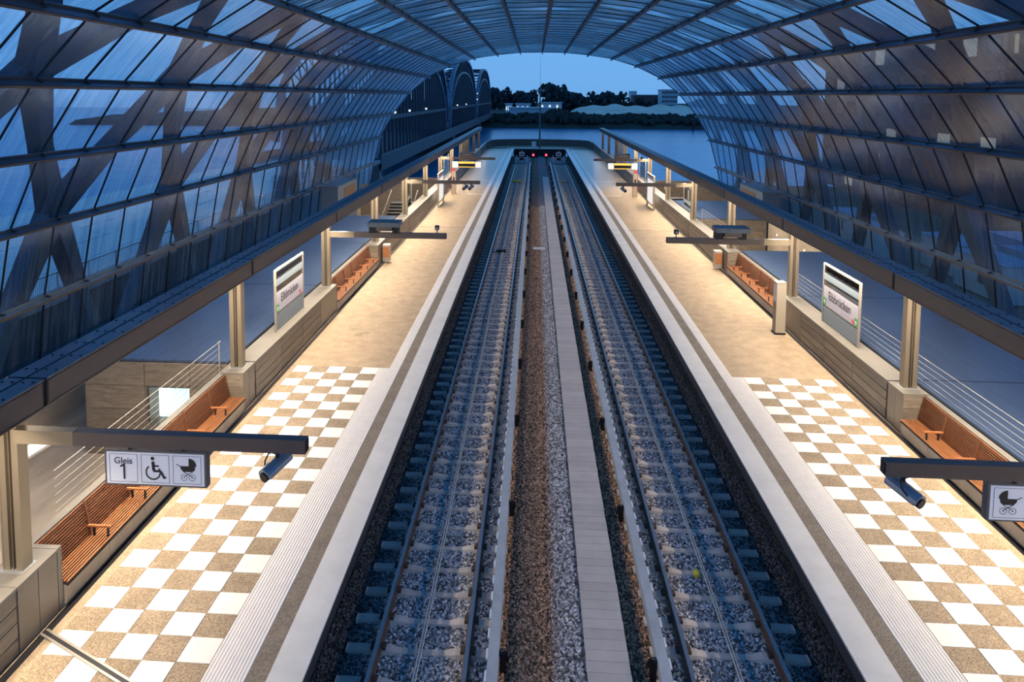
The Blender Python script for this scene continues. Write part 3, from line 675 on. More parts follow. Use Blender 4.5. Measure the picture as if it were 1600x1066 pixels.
def cctv(s, x, y, z, label, white=False, yawd=0):
    c = empty('security_camera', (x, y, z), label, 'camera'); c.rotation_euler = (0, 0, math.radians(yawd)); mm = m_camw if white else m_camh
    L = .42; pr3 = [(.10*math.cos(a), .09*math.sin(a)) for a in np.linspace(0, 2*PI, 14, endpoint=False)]
    h = MB().prism([(a, b_-.0) for a, b_ in pr3], -L/2, L/2).build('housing', mm, c, loc=(0, 0, -.20), fix=True); h.rotation_euler = (math.radians(14), 0, 0)
    MB().prism([(a*1.12, max(b_, -.01)*1.15) for a, b_ in pr3], -L/2-.05, L/2-.02).build('sun_shield', mm, h, fix=True)
    MB().tube([(0, -L/2-.004, -.01), (0, -L/2-.075, -.01)], .072, 14).build('lens', m_bolt, h)
    MB().box(-.05, .05, -.05, .05, -.03, 0).box(-.02, .02, -.02, .02, -.12, 0).build('bracket', m_bolt, c)
    MB().tube([(-.03, .0, -.0), (-.12, -.05, -.05), (-.14, -.1, -.14), (-.08, -.16, -.24), (-.02, -.14, -.26)], .012, 6).build('cable', m_bolt, c)
cctv(-1, -4.38, 9.9, 3.03, 'blue-grey security camera under the tip of the nearest left arm', yawd=-25)
cctv(1, 4.22, 9.9, 3.03, 'blue-grey security camera under the tip of the nearest right arm', yawd=28)
cctv(-1, -8.68, 10.9, 2.62, 'white box camera behind the nearest left pillar, facing the hall', True, -28)
for x, s, l in ((-4.80, -1, 'left one of the camera pair under the third left arm'), (-4.46, -1, 'right one of the camera pair under the third left arm'), (4.36, 1, 'security camera under the third right arm')):
    cctv(s, x, 42.8, 2.93, l, yawd=20 if s > 0 else -20)
for s in (-1, 1):
    c = empty('spy_camera', (s*4.29, 26.4, 3.08), f'small dark camera standing on the second {SIDE[s]} arm tip', 'camera')
    MB().tube([(0, 0, 0), (0, 0, .14)], .02, 6).build('stalk', m_bolt, c); MB().box(-.07, .07, -.1, .1, .13, .28).build('body', m_bolt, c); MB().tube([(0, -.1, .2), (0, -.14, .2)], .05, 10).build('lens', m_camh, c)
    b = empty('speaker_box', (s*6.2, 26.4, 3.08), f'long dark equipment box standing on the second {SIDE[s]} arm', 'equipment box')
    MB().box(-.58, .58, -.35, .35, .25, .42).build('lid', m_gtop, b); MB().box(-.56, -.3, -.2, .2, 0, .26).box(.3, .5, -.2, .2, 0, .26).build('foot', m_bolt, b); MB().box(-.28, .30, -.3, .3, .1, .25).build('body', m_girder, b)
    d = empty('train_display', (s*6.24, 59.2, 2.55), f'lit train indicator with yellow text line hanging over the {SIDE[s]} platform', 'display')
    MB().box(-1.17, 1.17, -.06, .15, -.26, .26).build('case', m_frame, d)
    for q in (-1, 1): MB().box(q*.70, q*1.16, -.07, -.06, -.24, .24).build('lit_panel', m_lightbox, d)
    MB().box(-.66, .66, -.07, -.06, .08, .24).box(-.66, .66, -.07, -.06, -.22, -.17).build('led_line', m_yellow, d); MB().box(-.66, .66, -.065, -.06, -.17, .08).build('display_glass', m_bolt, d)
    bars(d, 'hanger', m_bolt, (-.6, -.55, 0, .04, .26, .42), (.55, .6, 0, .04, .26, .42))
    b = empty('speaker_box', (s*6.22, 59.2, 3.15), f'dark perforated equipment box above the {SIDE[s]} train indicator', 'equipment box')
    MB().box(-.56, .56, -.3, .3, .0, .36).build('body', m_girder, b); hl = MB()
    for i in range(4): hl.box(-.25+i*.16, -.19+i*.16, -.31, -.30, .2, .26)
    hl.build('indicator', m_camw, b); MB().box(.2, .56, -.28, .28, .36, .42).build('lid', m_gtop, b)

# station name boards
for s in (-1, 1):
    b = empty('station_name_board', (s*8.4, 22.3, 1.03), f'tall glass station name board reading Elbbrücken on the {SIDE[s]} wall', 'sign')
    fwd = -1 if s > 0 else 1      # reading direction along y
    bars(b, 'frame_bar', m_frame_l, (-.03, .03, -1.32, -1.26, 0, 1.82), (-.03, .03, 1.26, 1.32, 0, 1.82), (-.03, .03, -1.32, 1.32, 1.82, 1.87))
    MB().box(-.006, .006, -1.26, 1.26, .02, 1.82).build('glass', m_signgl, b)
    MB().box(-s*.008, -s*.014, -1.26, 1.26, 1.36, 1.56).build('frosted_band', m_frost, b)
    MB().box(-s*.008, -s*.012, -1.26, 1.26, .04, .50).build('grey_band', m_frost, b)
    MB().box(-s*.010, -s*.018, -1.24, 1.24, .56, 1.17).build('white_field', m_pale, b)
    rz = PI/2 if s < 0 else -PI/2
    text('Elbbrücken', b, (-s*.022, fwd*(-.05), .92), .38, m_ink, rot=(PI/2, 0, rz), sx=.95)
    ln = MB()
    for i in range(3): ln.box(-s*.020, -s*.022, fwd*.15, fwd*(.8-.1*i), .72-.055*i, .74-.055*i)
    ln.box(-s*.020, -s*.022, fwd*-1.0, fwd*-.45, .74, .76); ln.build('fine_print', m_violet, b)
    MB().box(-s*.020, -s*.024, fwd*.88, fwd*.98, .60, .72).box(-s*.020, -s*.024, fwd*.98, fwd*1.04, .60, .66).build('route_badge', m_red, b)
    for e_ in (-1, 1) if s > 0 else (-1,):
        MB().box(-s*.019, -s*.023, fwd*e_*1.24, fwd*e_*1.04, .56, .80).build('escape_sign', m_greensq, b)
        ar = MB(); yc = fwd*e_*1.14
        ar.box(-s*.0235, -s*.026, yc-.015, yc+.015, .61, .74).box(-s*.0235, -s*.026, yc-.05, yc+.05, .67, .70); ar.build('arrow', m_thirdw, b)
# free-standing column and bins
b = empty('help_column', (7.66, 25.4, 0), 'tall beige help point column standing on the right platform', 'help point')
MB().box(-.16, .16, -.14, .22, .06, 1.78).build('body', m_ivory, b); MB().box(-.18, .18, -.16, .24, 0, .06).build('foot', m_bolt, b)
MB().box(-.165, -.16, -.10, .18, 1.15, 1.72).build('front_panel', m_camw, b); MB().box(-.163, -.158, -.12, .20, .1, 1.1).build('front_door', m_door, b)
MB().box(-.17, .17, -.15, .23, 1.78, 1.80).build('top', m_cap, b)
for s in (-1, 1):
    b = empty('waste_bin', (s*7.86, 34.85, 0), f'narrow metal waste bin beside the far {SIDE[s]} bench', 'bin')
    MB().box(-.16, .16, -.2, .2, .1, .86).build('body', m_binw, b); MB().box(-.15, .15, -.21, -.2, .3, .8).build('flap', m_wood, b); MB().box(-.17, .17, -.21, .21, .86, .9).build('lid', m_ivory, b)
# display cases and red-white help columns
for s in (-1, 1):
    v = empty('display_case', (s*7.72, 54.3, 0), f'glazed timetable case with red header standing on the {SIDE[s]} platform', 'display case')
    bars(v, 'frame_bar', m_frame_l, (-.06, .06, -1.55, -1.43, 0, 2.45), (-.06, .06, 1.43, 1.55, 0, 2.45), (-.05, .05, -1.43, 1.43, 2.35, 2.45), (-.05, .05, -1.43, 1.43, .25, .33))
    MB().box(-.04, .04, -1.43, 1.43, 2.08, 2.33).build('header', m_red, v); MB().box(-s*.045, -s*.05, -1.38, 1.38, 2.12, 2.28).build('header_face', m_thirdw, v)
    for i in range(3): MB().box(-.02, .02, -1.38+i*.95, -.52+i*.95, .4, 2.05).build('poster', m_lightbox, v)
    c = empty('help_column', (s*7.40, 60.4, 0), f'red and white help point column on the {SIDE[s]} platform under the train indicator', 'help point')
    MB().box(-.16, .16, -.2, .2, 0, 1.9).build('body', m_ivory, c); MB().box(s*.162, s*.20, -.2, .2, 0, 1.95).build('red_side', m_red, c)
    MB().prism([(-.16, 1.9), (.16, 1.9), (s*.16, 2.15)], -.2, .2).build('top', m_red, c, fix=True); MB().box(-.06, .06, -.21, -.2, 1.1, 1.4).build('call_panel', m_bolt, c)
    sc = empty('glass_screen', (s*8.4, 63.2, 1.03), f'clear glass screen on the {SIDE[s]} wall beyond the timetable case', 'glass screen')
    MB().box(-.01, .01, -1.6, 1.6, .03, 1.9).build('pane', m_screen, sc); bars(sc, 'frame_bar', m_frame_l, (-.03, .03, -1.66, -1.6, 0, 1.95), (-.03, .03, 1.6, 1.66, 0, 1.95))
    sc = empty('glass_screen', (s*9.0, 47.4, 0), f'narrow frosted glass screen behind the {SIDE[s]} wall by the stairs', 'glass screen')
    MB().box(-.012, .012, -1.2, 1.2, .1, 2.2).build('pane', m_screen, sc); MB().box(-.014, -.012, -1.2, 1.2, .6, .9).box(-.014, -.012, -1.2, 1.2, 1.3, 1.5).build('frosted_band', m_frost, sc); bars(sc, 'frame_bar', m_frame_l, (-.03, .03, -1.26, -1.2, -1.6, 2.25), (-.03, .03, 1.2, 1.26, -1.6, 2.25))

# ================================================================== side halls: decks, lower floors
def deck(s, y0, y1):
    d = empty('floor', (s*8.82, y0, 1.03), kind='structure')
    n = max(1, round((y1-y0)/8.1)); L = (y1-y0)/n
    for i in range(n): MB().box(0, s*3.9, i*L+.03, (i+1)*L-.03, -.06, 0).build('deck_sheet', m_deck, d)
    MB().box(s*.02, s*3.88, .02, y1-y0-.02, -.5, -.06).build('deck_edge', m_bolt, d)
    # end faces and long outer face clad in stone panels
    for yy_ in (0, y1-y0):
        cb_ = (0, 1.01, 2.25, 3.9)
        for i in range(3):
            for r in range(4):
                if s < 0 and yy_ == 0 and y0 < 20 and i == 1 and r in (1, 2): continue
                MB().box(s*(cb_[i]+.008), s*(cb_[i+1]-.008), yy_-.05, yy_+.05, -.07-.64*r, -.70-.64*r).build('panel', m_clink, d)
    MB().box(s*3.85, s*3.9, 0, y1-y0, -2.63, -.07).build('outer_face', m_clink, d)
    return d
dl = deck(-1, 18.5, 42.4); deck(1, Y0, 34.4); deck(1, 43.4, 50.9)
# lit window in the near face of the left block
wn = empty('window_1', (-10.45, 18.5, -.13), kind='structure')
bars(wn, 'window_frame', m_door, (-.62, -.50, -.04, .45, -.84, .45), (.60, .62, -.04, .45, -.84, .45), (-.5, .60, -.04, .45, .42, .45), (-.5, .60, -.04, .45, -.84, -.60))
MB().box(-.60, .60, .90, .95, -.6, .58).box(-.62, -.58, .45, .9, -.6, .58).box(-.6, .6, .45, .9, -.62, -.58).build('room_wall', m_roomw, wn)
MB().box(-.3, .5, .6, .85, .2, .3).box(-.1, .2, .5, .7, .34, .44).box(.2, .5, .7, .88, .38, .56).build('ceiling_unit', m_camw, wn)
MB().box(-.56, .56, -.045, -.035, -.6, .56).build('pane', m_screen, wn)
# hidden block behind the window (keeps the room closed)
MB().box(-.68, .68, .95, 1.0, -.7, .64).build('room_shell', m_pitwall, wn)
for s in (-1, 1):
    f = MB().box(s*8.82, s*14.8, Y0, 70, -1.75, -1.6).build('floor', m_wfloor); tag(f, kind='structure')
    o = MB().box(s*14.8, s*15.1, Y0, 72, -2.2, .35).build('wall_'+SIDE[s], m_wfloor); tag(o, kind='structure')
    o = MB().box(s*8.76, s*8.80, Y0, 100, -1.7, .95).build('wall_'+SIDE[s], m_clink); tag(o, kind='structure')
    # cross walls closing the halls
    for y, x0, x1, z1 in ((66.5, 8.7, 14.8, .6), (58.5, 11.0, 14.8, .9)):
        o = MB().box(s*x0, s*x1, y, y+.25, -1.6, z1).build('wall_far', m_clink); tag(o, kind='structure')
# stairs
def stairs(s, y0, n, x0, x1, z0, dz, dy, label):
    t = empty('staircase', (s*(x0+x1)/2, y0, 0), label, 'stairs'); w2 = abs(x1-x0)/2
    for i in range(n):
        MB().box(-w2, w2, i*dy, i*dy+dy+.3, z0+i*dz-.02, z0+(i+1)*dz).build('step', m_cap, t); 
        MB().box(-w2, w2, i*dy-.012, i*dy-.002, z0+i*dz-.02, z0+(i+1)*dz-.045).build('riser', m_bolt, t)
    for q in (-1, 1):
        MB().tube([(q*w2, 0, z0+.9), (q*w2, n*dy, z0+n*dz+.9)], .03, 6).build('handrail', m_frame_l, t)
        for j in range(0, n, 3): MB().box(q*w2-.015, q*w2+.015, j*dy+.1, j*dy+.13, z0+j*dz, z0+j*dz+.92+.05).build('baluster', m_frame_l, t)
stairs(-1, 47.0, 12, 9.1, 11.0, -1.6, .17, .42, 'flight of stairs with dark risers behind the left wall by the display case')
stairs(1, 51.6, 12, 9.1, 11.0, -1.6, .17, .42, 'flight of stairs with dark risers behind the right wall by the display case')
b = empty('litter_bin', (-11.3, 44.6, -1.6), 'dark round-cornered litter bin on the left hall floor by the stairs', 'bin')
MB().tube([(0, 0, 0), (0, 0, .95)], .28, 12).build('body', m_bolt, b); MB().tube([(0, 0, .95), (0, 0, 1.02)], .30, 12).build('lid', m_girder, b)
# spot lamps in the right hall wall
sw = tag(MB().box(12.75, 12.85, 34.6, 43.2, -1.6, 1.0).build('wall_right', m_wfloor), kind='structure')
for i in range(5):
    tag(MB().tube([(12.72, 36+1.4*i, .45), (12.75, 36+1.4*i, .45)], .07, 10).build('wall_spot_lamp', m_lightbox), f'small round spot lamp in the beige wall behind the right pillars, {ordn[i]} of the row', 'lamp', 'spot lamps in the right hall wall')
# wire railings
def wires(s, y0, y1, label):
    r = empty('wire_railing', (s*8.9, y0, 1.03), label, 'railing')
    for i in range(6): MB().tube([(0, 0, .63-.145*i), (0, y1-y0, .63-.145*i)], .0045 if i else .007, 5).build('wire', m_wire, r)
    for y in (y1-y0-.1,): MB().box(-.010, .010, y-.012, y+.012, -.3, .66).build('post', m_wire, r)
wires(-1, 11.6, 18.3, 'thin wire railing above the left hall by the lit window')
wires(1, 6.0, 27.5, 'thin wire railing along the near right deck')
wires(1, 35.0, 43.0, 'thin wire railing between the two right decks')
# blue clad box with a brown opening on both hull sides
for s in (-1, 1):
    b = empty('ventilation_box', (s*14.2, 50, 0), f'blue clad box with brown opening against the {SIDE[s]} glass wall', 'ventilation box')
    MB().box(-.55, .55, -2.6, 2.6, -1.6, 2.05).build('body', m_blueclad, b); MB().box(-s*.58, -s*.55, -1.0, 2.2, .7, 1.8).build('opening', m_brownscr, b)
    MB().box(-.6, .6, -2.65, 2.65, 2.05, 2.1).build('roof', m_gtop, b)

# ================================================================== GLASS VAULT
PR = [(16.55, -1.6), (16.75, -.9), (16.47, 1.5), (16.0, 4.03), (15.0, 6.28), (13.6, 8.4), (12.0, 10.1), (9.87, 11.39), (7.55, 12.3), (5.08, 12.82), (2.54, 13.15), (0, 13.2)]
YE = [69.5, 69.8, 70.9, 72.0, 73.4, 75.3, 77.8, 80.3, 82.8, 85.0, 86.4, 86.6]
prof_v = [(-x, z) for x, z in PR]+[(x, z) for x, z in PR[:-1]][::-1]; ye_v = YE+YE[:-1][::-1]
NP = len(prof_v)
vault = empty('ceiling', kind='structure')
arc = [0]
for a, b_ in zip(prof_v, prof_v[1:]): arc.append(arc[-1]+math.hypot(a[0]-b_[0], a[1]-b_[1]))
YV = [10.0+2.05*j for j in range(-8, 39)]
panes = []
for i in range(NP-1):
    for j in range(len(YV)-1):
        y0, y1 = YV[j], YV[j+1]; a0, a1 = min(y0, ye_v[i]), min(y1, ye_v[i]); b0, b1 = min(y0, ye_v[i+1]), min(y1, ye_v[i+1])
        if a1-a0 < .02 and b1-b0 < .02: continue
        (xa, za), (xb, zb) = prof_v[i], prof_v[i+1]
        q = [(xa, a0, za), (xa, a1, za), (xb, b1, zb), (xb, b0, zb)]
        ar = 0
        if y0 > 12:
            pp = [proj(v) for v in q]
            cx_ = sum(p_[0] for p_ in pp)/4; cy_ = sum(p_[1] for p_ in pp)/4
            if -60 < cx_ < 1660 and -60 < cy_ < 700:
                ar = abs(sum(pp[k][0]*pp[(k+1) % 4][1]-pp[(k+1) % 4][0]*pp[k][1] for k in range(4)))/2
        panes.append((ar, i, q))
panes.sort(key=lambda p_: -p_[0])
def pane_mesh(name, items, m):
    me = bpy.data.meshes.new(name); v = []; f = []; uv = []
    for ar, i, q in items:
        k = len(v); v += q; f.append((k, k+1, k+2, k+3)); off = random.random()*37
        uv += [(q[0][1]+off, arc[i]), (q[1][1]+off, arc[i]), (q[2][1]+off, arc[i+1]), (q[3][1]+off, arc[i+1])]
    me.from_pydata(v, [], f); me.materials.append(m); ul = me.uv_layers.new(name='UVMap'); ul.data.foreach_set('uv', [x for p_ in uv for x in p_])
    o = bpy.data.objects.new(name, me); COL.objects.link(o); o.parent = vault; return o
hi = lambda i: 7 <= i <= NP-9
for it in panes[:296]: pane_mesh('pane', [it], m_glass_hi if hi(it[1]) else m_glass_lo)
for fn, m in ((lambda i: hi(i), m_glass_hi), (lambda i: not hi(i), m_glass_lo)):
    o = pane_mesh('pane', [it for it in panes[296:] if fn(it[1])], m); o['kind'] = 'stuff'
# purlins: deep steel sections standing inwards from the glass
for i in range(1, NP-1):
    x, z = prof_v[i]; a = Vector((prof_v[i-1][0], 0, prof_v[i-1][1])); b_ = Vector((prof_v[i+1][0], 0, prof_v[i+1][1])); tn = (b_-a).normalized(); nn = Vector((-tn.z, 0, tn.x))
    if nn.dot(Vector((-x, 0, 5-z))) < 0: nn = -nn
    c = Vector((x, 0, z))+nn*.16
    p_ = MB().bar((c.x, YV[0], c.z), (c.x, ye_v[i]+.05, c.z), .08, .24, upv=tuple(nn)).build('purlin', m_girder, vault, fix=True)
    c2 = Vector((x, 0, z))+nn*.03
    MB().bar((c2.x, YV[0], c2.z), (c2.x, ye_v[i], c2.z), .26, .03, upv=tuple(nn)).build('glazing_clamp', m_gtop, p_, fix=True)
for i in range(1, NP-1):
    x, z = prof_v[i]; a = Vector((prof_v[i-1][0], 0, prof_v[i-1][1])); b_ = Vector((prof_v[i+1][0], 0, prof_v[i+1][1])); tn = (b_-a).normalized(); nn = Vector((-tn.z, 0, tn.x))
    if nn.dot(Vector((-x, 0, 5-z))) < 0: nn = -nn
    if tn.z < 0: tn = -tn
    c = Vector((x, 0, z))+nn*.12+tn*.045
    MB().bar((c.x, YV[0], c.z), (c.x, ye_v[i]+.05, c.z), .012, .25, upv=tuple(nn)).build('top_plate', m_ledge, vault, fix=True)
    mb = MB()
    for y in YV:
        if 6 < y < min(60, ye_v[i]): q = Vector((x, y, z))+nn*.14+tn*.10; mb.bar(q-Vector((0, .05, 0)), q+Vector((0, .05, 0)), .03, .14, upv=tuple(nn))
    mb.build('bracket', m_bolt, vault, fix=True)['kind'] = 'stuff'
# mullions: one bent bar per bay line
for j, y in enumerate(YV):
    mb = MB()
    for i in range(NP-1):
        if y > min(ye_v[i], ye_v[i+1]): continue
        (xa, za), (xb, zb) = prof_v[i], prof_v[i+1]; mb.bar((xa, y, za), (xb, y, zb), .022, .06, upv=(0, 1, 0) if False else (-(xa+xb), 0, 8-(za+zb)))
    if mb.v: mb.build('mullion', m_bolt, vault, fix=True)
mb = MB()
for i in range(NP-1): mb.bar((prof_v[i][0], ye_v[i], prof_v[i][1]), (prof_v[i+1][0], ye_v[i+1], prof_v[i+1][1]), .05, .09, upv=(-(prof_v[i][0]), 0, 8-prof_v[i][1]))
mb.build('mouth_edge', m_gtop, vault, fix=True)

# diagrid of box-section struts outside the glass
ROW = [(1, -1, 0.0), (3, 0, .5), (5, 0, 0), (7, 0, .5), (9, 0, 0), (11, 0, .5)]
def outp(i, s, off=.95):
    x, z = PR[i]; c = Vector((x, 0, z-2.0)).normalized(); return Vector((s*(x+c.x*off), 0, z+c.z*off))
grid = []
for s in (-1, 1):
    for a in range(5):
        ia, ib = ROW[a][0], ROW[a+1][0]; pa, pb = outp(ia, s), outp(ib, s)
        if a == 0: pa = Vector((s*17.6, 0, -3.0))
        for kx in range(-3, 8):
            ya = 23.55+8.2*kx+(4.1 if a % 2 == 0 else 0)
            for d in (-4.1, 4.1):
                A = Vector((pa.x, ya, pa.z)); B = Vector((pb.x, ya+d, pb.z))
                if max(A.y, B.y) > YE[ib]-.5 or min(A.y, B.y) < -2: continue
                grid.append((A, B))
gr = empty('wall_grid', kind='structure'); gr.name = 'trim_3'
for A, B in grid:
    mid = (A+B)/2; n_ = Vector((mid.x, 0, mid.z-2)).normalized(); mid += n_*.12
    mb = MB().bar(A, mid, .78, .6, upv=tuple(n_), w2=.5, h2=.5).bar(mid, B, .5, .5, upv=tuple(n_), w2=.78, h2=.6)
    mb.build('strut', m_strut, gr, fix=True)

# ================================================================== OUTSIDE
wt = MB().quad((-900, -200, -9), (900, -200, -9), (900, 900, -9), (-900, 900, -9)).build('river', m_water); tag(wt, 'blue river surface beyond the station', 'river'); wt['kind'] = 'stuff'
# road and its edge on the left
rd = MB().box(-44, -25.1, -20, 112, -2.2, -2.0).build('floor', m_road); tag(rd, kind='structure')
MB().box(-25.2, -24.4, -20, 112, -2.35, -1.85).build('road_kerb', m_conc, rd)
MB().box(-25.1, -24.6, -20, 112, -9.5, -2.35).build('retaining_wall', m_dwall, rd)
ln = MB()
for y in np.arange(-10, 110, 9): ln.box(-34.9, -34.7, y, y+4, -2.0, -1.99); ln.box(-31.6, -31.4, y+3, y+7, -2.0, -1.99)
ln.box(-28.3, -28.15, -20, 112, -2.0, -1.99).box(-40.2, -40.05, -20, 112, -2.0, -1.99); ln.build('lane_marking', m_white, rd)
r = empty('steel_railing', (-24.8, 0, -1.85), 'grey steel railing with upright bars along the road outside the left glass', 'railing')
MB().box(-.03, .03, -10, 108, .88, .94).box(-.02, .02, -10, 108, .10, .13).build('handrail', m_steel, r)
bars = MB()
for y in np.arange(10, 70, .16): bars.box(-.008, .008, y, y+.016, .12, .88)
bars.build('baluster', m_steel, r)['kind'] = 'stuff'
for y in np.arange(-9, 108, 2.6): MB().box(-.03, .03, y, y+.06, 0, .95).build('post', m_steel, r)
# ground left beyond the road and water gap
gl_ = MB().box(-300, -60, -60, 60, -9.2, -5).build('floor', m_bank); tag(gl_, kind='structure')
# right building ground
gr_ = MB().box(19, 400, -60, 112, -5.3, -5).build('floor', m_earth); tag(gr_, kind='structure')
MB().box(18.6, 19, -60, 112, -9.2, -4.6).build('retaining_wall', m_conc, gr_)
def block(name, x0, x1, y0, y1, z0, z1, nx_, nz, face, label, cat, lit, m=m_face):
    b = empty(name, ((x0+x1)/2, (y0+y1)/2, z0), label, cat); hx, hy = (x1-x0)/2, (y1-y0)/2
    MB().box(-hx, hx, -hy, hy, 0, z1-z0).build('walls', m, b); MB().box(-hx-.3, hx+.3, -hy-.3, hy+.3, z1-z0, z1-z0+.4).build('roof', m_gtop, b)
    wl = MB().box(-.5, .5, -.06, .06, -.5, .5).build('window', m_win_lit, b); wd = MB().box(-.5, .5, -.06, .06, -.5, .5).build('window', m_win_dk, b); used = {0: 0, 1: 0}
    for f_ in face:
        L = hy if f_ == 'x' else hx; n = nx_
        for i in range(n):
            for j in range(nz):
                on = random.random() < lit; c = -L+(i+.5)*2*L/n; zz = (j+.5)*(z1-z0)/nz; src = wl if on else wd
                o = src if not used[on] else inst(src, b); used[on] = 1
                sx_, sz = 1.2*L/n, .55*(z1-z0)/nz
                if f_ == 'x': o.location = (-hx-.0, c, zz); o.rotation_euler = (0, 0, PI/2)
                elif f_ == 'X': o.location = (hx, c, zz); o.rotation_euler = (0, 0, PI/2)
                else: o.location = (c, -hy, zz)
                o.scale = (sx_, 1, sz)
    return b
block('office_building', 44, 60, 74, 118, -5, 15, 11, 6, ('x', 'y'), 'grey building shell with some lit windows seen through the right glass', 'building', .30)
block('office_building', 46, 66, 28, 60, -5, 18, 7, 6, ('x',), 'dark netted building close beyond the right glass', 'building', .12, m_green)
for i, (x, y, a) in enumerate(((31, 57, 0), (34, 52, 0), (30, 50.5, 0), (36.5, 58, 0), (27, 62, 0), (33, 44, 0), (29, 70, 0), (38, 47, 0))):
    c = empty('site_container', (x, y, -5), f'pale flat-roofed site container on the sandy ground, {["second from the glass", "middle of the cluster", "closest to the hull", "behind the others", "farther along the fence", "closest to the viewer", "by the far building", "beside the netted building"][i]}', 'container')
    MB().box(-1.2, 1.2, -2.8, 2.8, .1, 2.5).build('body', m_shed if i % 2 else m_camw, c); MB().box(-1.25, 1.25, -2.85, 2.85, 2.5, 2.58).build('roof', m_shed, c); MB().box(-1.21, -1.2, -1, 0, .9, 1.9).build('window', m_win_dk, c)
# river bank, far land
bk = MB(); bk.v = []
X = np.linspace(-260, 420, 60)
for x in X: bk.v += [(float(x), 394, -9.2), (float(x), 402, -6.5+random.uniform(-.3, .3)), (float(x), 440, -4.5), (float(x), 1500, -4.5)]
for i in range(len(X)-1):
    for j in range(3): bk.f.append((i*4+j, (i+1)*4+j, (i+1)*4+j+1, i*4+j+1)); bk.mi.append(0)
bk = bk.build('floor', m_bank); tag(bk, kind='structure')
def blob(mb, c, r, n=8, sq=1.0):
    k = len(mb.v); pts = []
    for i in range(4):
        ph = PI*(i+.5)/4
        for j in range(n): a = 2*PI*j/n+i; q = 1+random.uniform(-.22, .22); pts.append((c[0]+r*q*math.sin(ph)*math.cos(a), c[1]+r*q*math.sin(ph)*math.sin(a), c[2]+r*q*sq*math.cos(ph)))
    mb.v += pts
    for i in range(3):
        for j in range(n): mb.f.append((k+i*n+j, k+i*n+(j+1) % n, k+(i+1)*n+(j+1) % n, k+(i+1)*n+j)); mb.mi.append(0)
    mb.f.append(tuple(k+j for j in range(n))); mb.mi.append(0); mb.f.append(tuple(k+3*n+j for j in range(n))); mb.mi.append(0)
def tree_proto(h, wd):
    t = empty('bare_tree', (0, 0, 0)); mb = MB().tube([(0, 0, 0), (.1, 0, h*.35), (0, 0, h*.6)], [h*.03, h*.02, h*.01], 6)
    for i in range(9): a = i*2.4; mb.tube([(0, 0, h*(.25+.04*i)), (wd*.5*math.cos(a), wd*.5*math.sin(a), h*(.5+.05*i))], [h*.012, h*.004], 4)
    mb.build('trunk', m_tree, t)
    cr_ = MB()
    for i in range(120):
        a = random.uniform(0, 2*PI); z = random.uniform(.10, .97); rr = wd*.5*max(.3, math.sin(PI*max(0, min(1, (z-.12)/.95))))**.6*math.sqrt(random.random()); blob(cr_, (rr*math.cos(a), rr*math.sin(a), h*z), wd*random.uniform(.06, .13), 6)
    cr_.build('crown', m_tree, t, fix=True); return t
protos = [tree_proto(18, 15), tree_proto(15, 12), tree_proto(20, 11), tree_proto(13, 14)]
tspec = []
for px in list(range(772, 834, 10)): tspec.append((px, random.uniform(640, 700), .95))
for px in (824, 857, 867, 877, 889, 901, 913, 925, 937, 949, 961, 973): tspec.append((px, random.uniform(560, 600), 1.1 if px < 900 and px > 850 else .9))
for px in (986, 1000, 1014, 1027, 1080, 1092): tspec.append((px, random.uniform(640, 700), .6))
tg = 'bare trees along the skyline across the river'
def tlab(px, i):
    side = 'between the bridge and the mast' if px < 843 else ('above the lit hall right of the mast' if px < 880 else ('behind the left half of the sand heap' if px < 990 else 'beside the far buildings on the right'))
    sib = sorted(q[0] for q in tspec if (q[0] < 843) == (px < 843) and (843 <= q[0] < 880) == (843 <= px < 880) and (880 <= q[0] < 990) == (880 <= px < 990))
    return f'dark bare tree {side}, {ORD[min(11, sib.index(px))]} from the left'
ORD = ['first', 'second', 'third', 'fourth', 'fifth', 'sixth', 'seventh', 'eighth', 'ninth', 'tenth', 'eleventh', 'twelfth']
for i, (px, Y, sc_) in enumerate(tspec):
    p = P(px, 160, Y); src = protos[i % 4]
    o = src if i < 4 else copy_tree(src, (0, 0, 0)); o.location = (p.x, Y, -4.5); o.scale = (sc_, sc_, sc_*random.uniform(.9, 1.15)); o.rotation_euler = (0, 0, random.uniform(0, 6))
    tag(o, tlab(px, i), 'tree', tg)
# bushes on the bank
bp_ = MB()
for i in range(40): a = random.uniform(0, 6.28); rr = 4.5*math.sqrt(random.random()); blob(bp_, (rr*math.cos(a)*1.4, rr*math.sin(a), 1+random.uniform(0, 3.0)*(1-rr/6)), random.uniform(.7, 1.5), 6)
bsh = bp_.build('bank_bush', m_plant, fix=True); fb = True
NW = 'first second third fourth fifth sixth seventh eighth ninth tenth eleventh twelfth thirteenth fourteenth fifteenth sixteenth seventeenth eighteenth nineteenth twentieth twenty-first twenty-second twenty-third twenty-fourth twenty-fifth'.split()
for bi, px in enumerate(range(775, 1110, 14)):
    for Y in (406, 418):
        p = P(px+random.uniform(-4, 4), 190, Y); o = bsh if fb else inst(bsh); fb = False; sc_ = random.uniform(.8, 1.25)*(1.5 if 850 < px < 905 else 1)
        o.location = (p.x, Y, -7.0 if Y < 410 else -5.2); o.scale = (1, 1, sc_); o.rotation_euler = (0, 0, random.uniform(0, 6))
        tag(o, f'dark bush on the far river bank, {NW[bi]} from the left in the {"front" if Y == 406 else "back"} row', 'bush', 'dark bushes lining the far river bank')
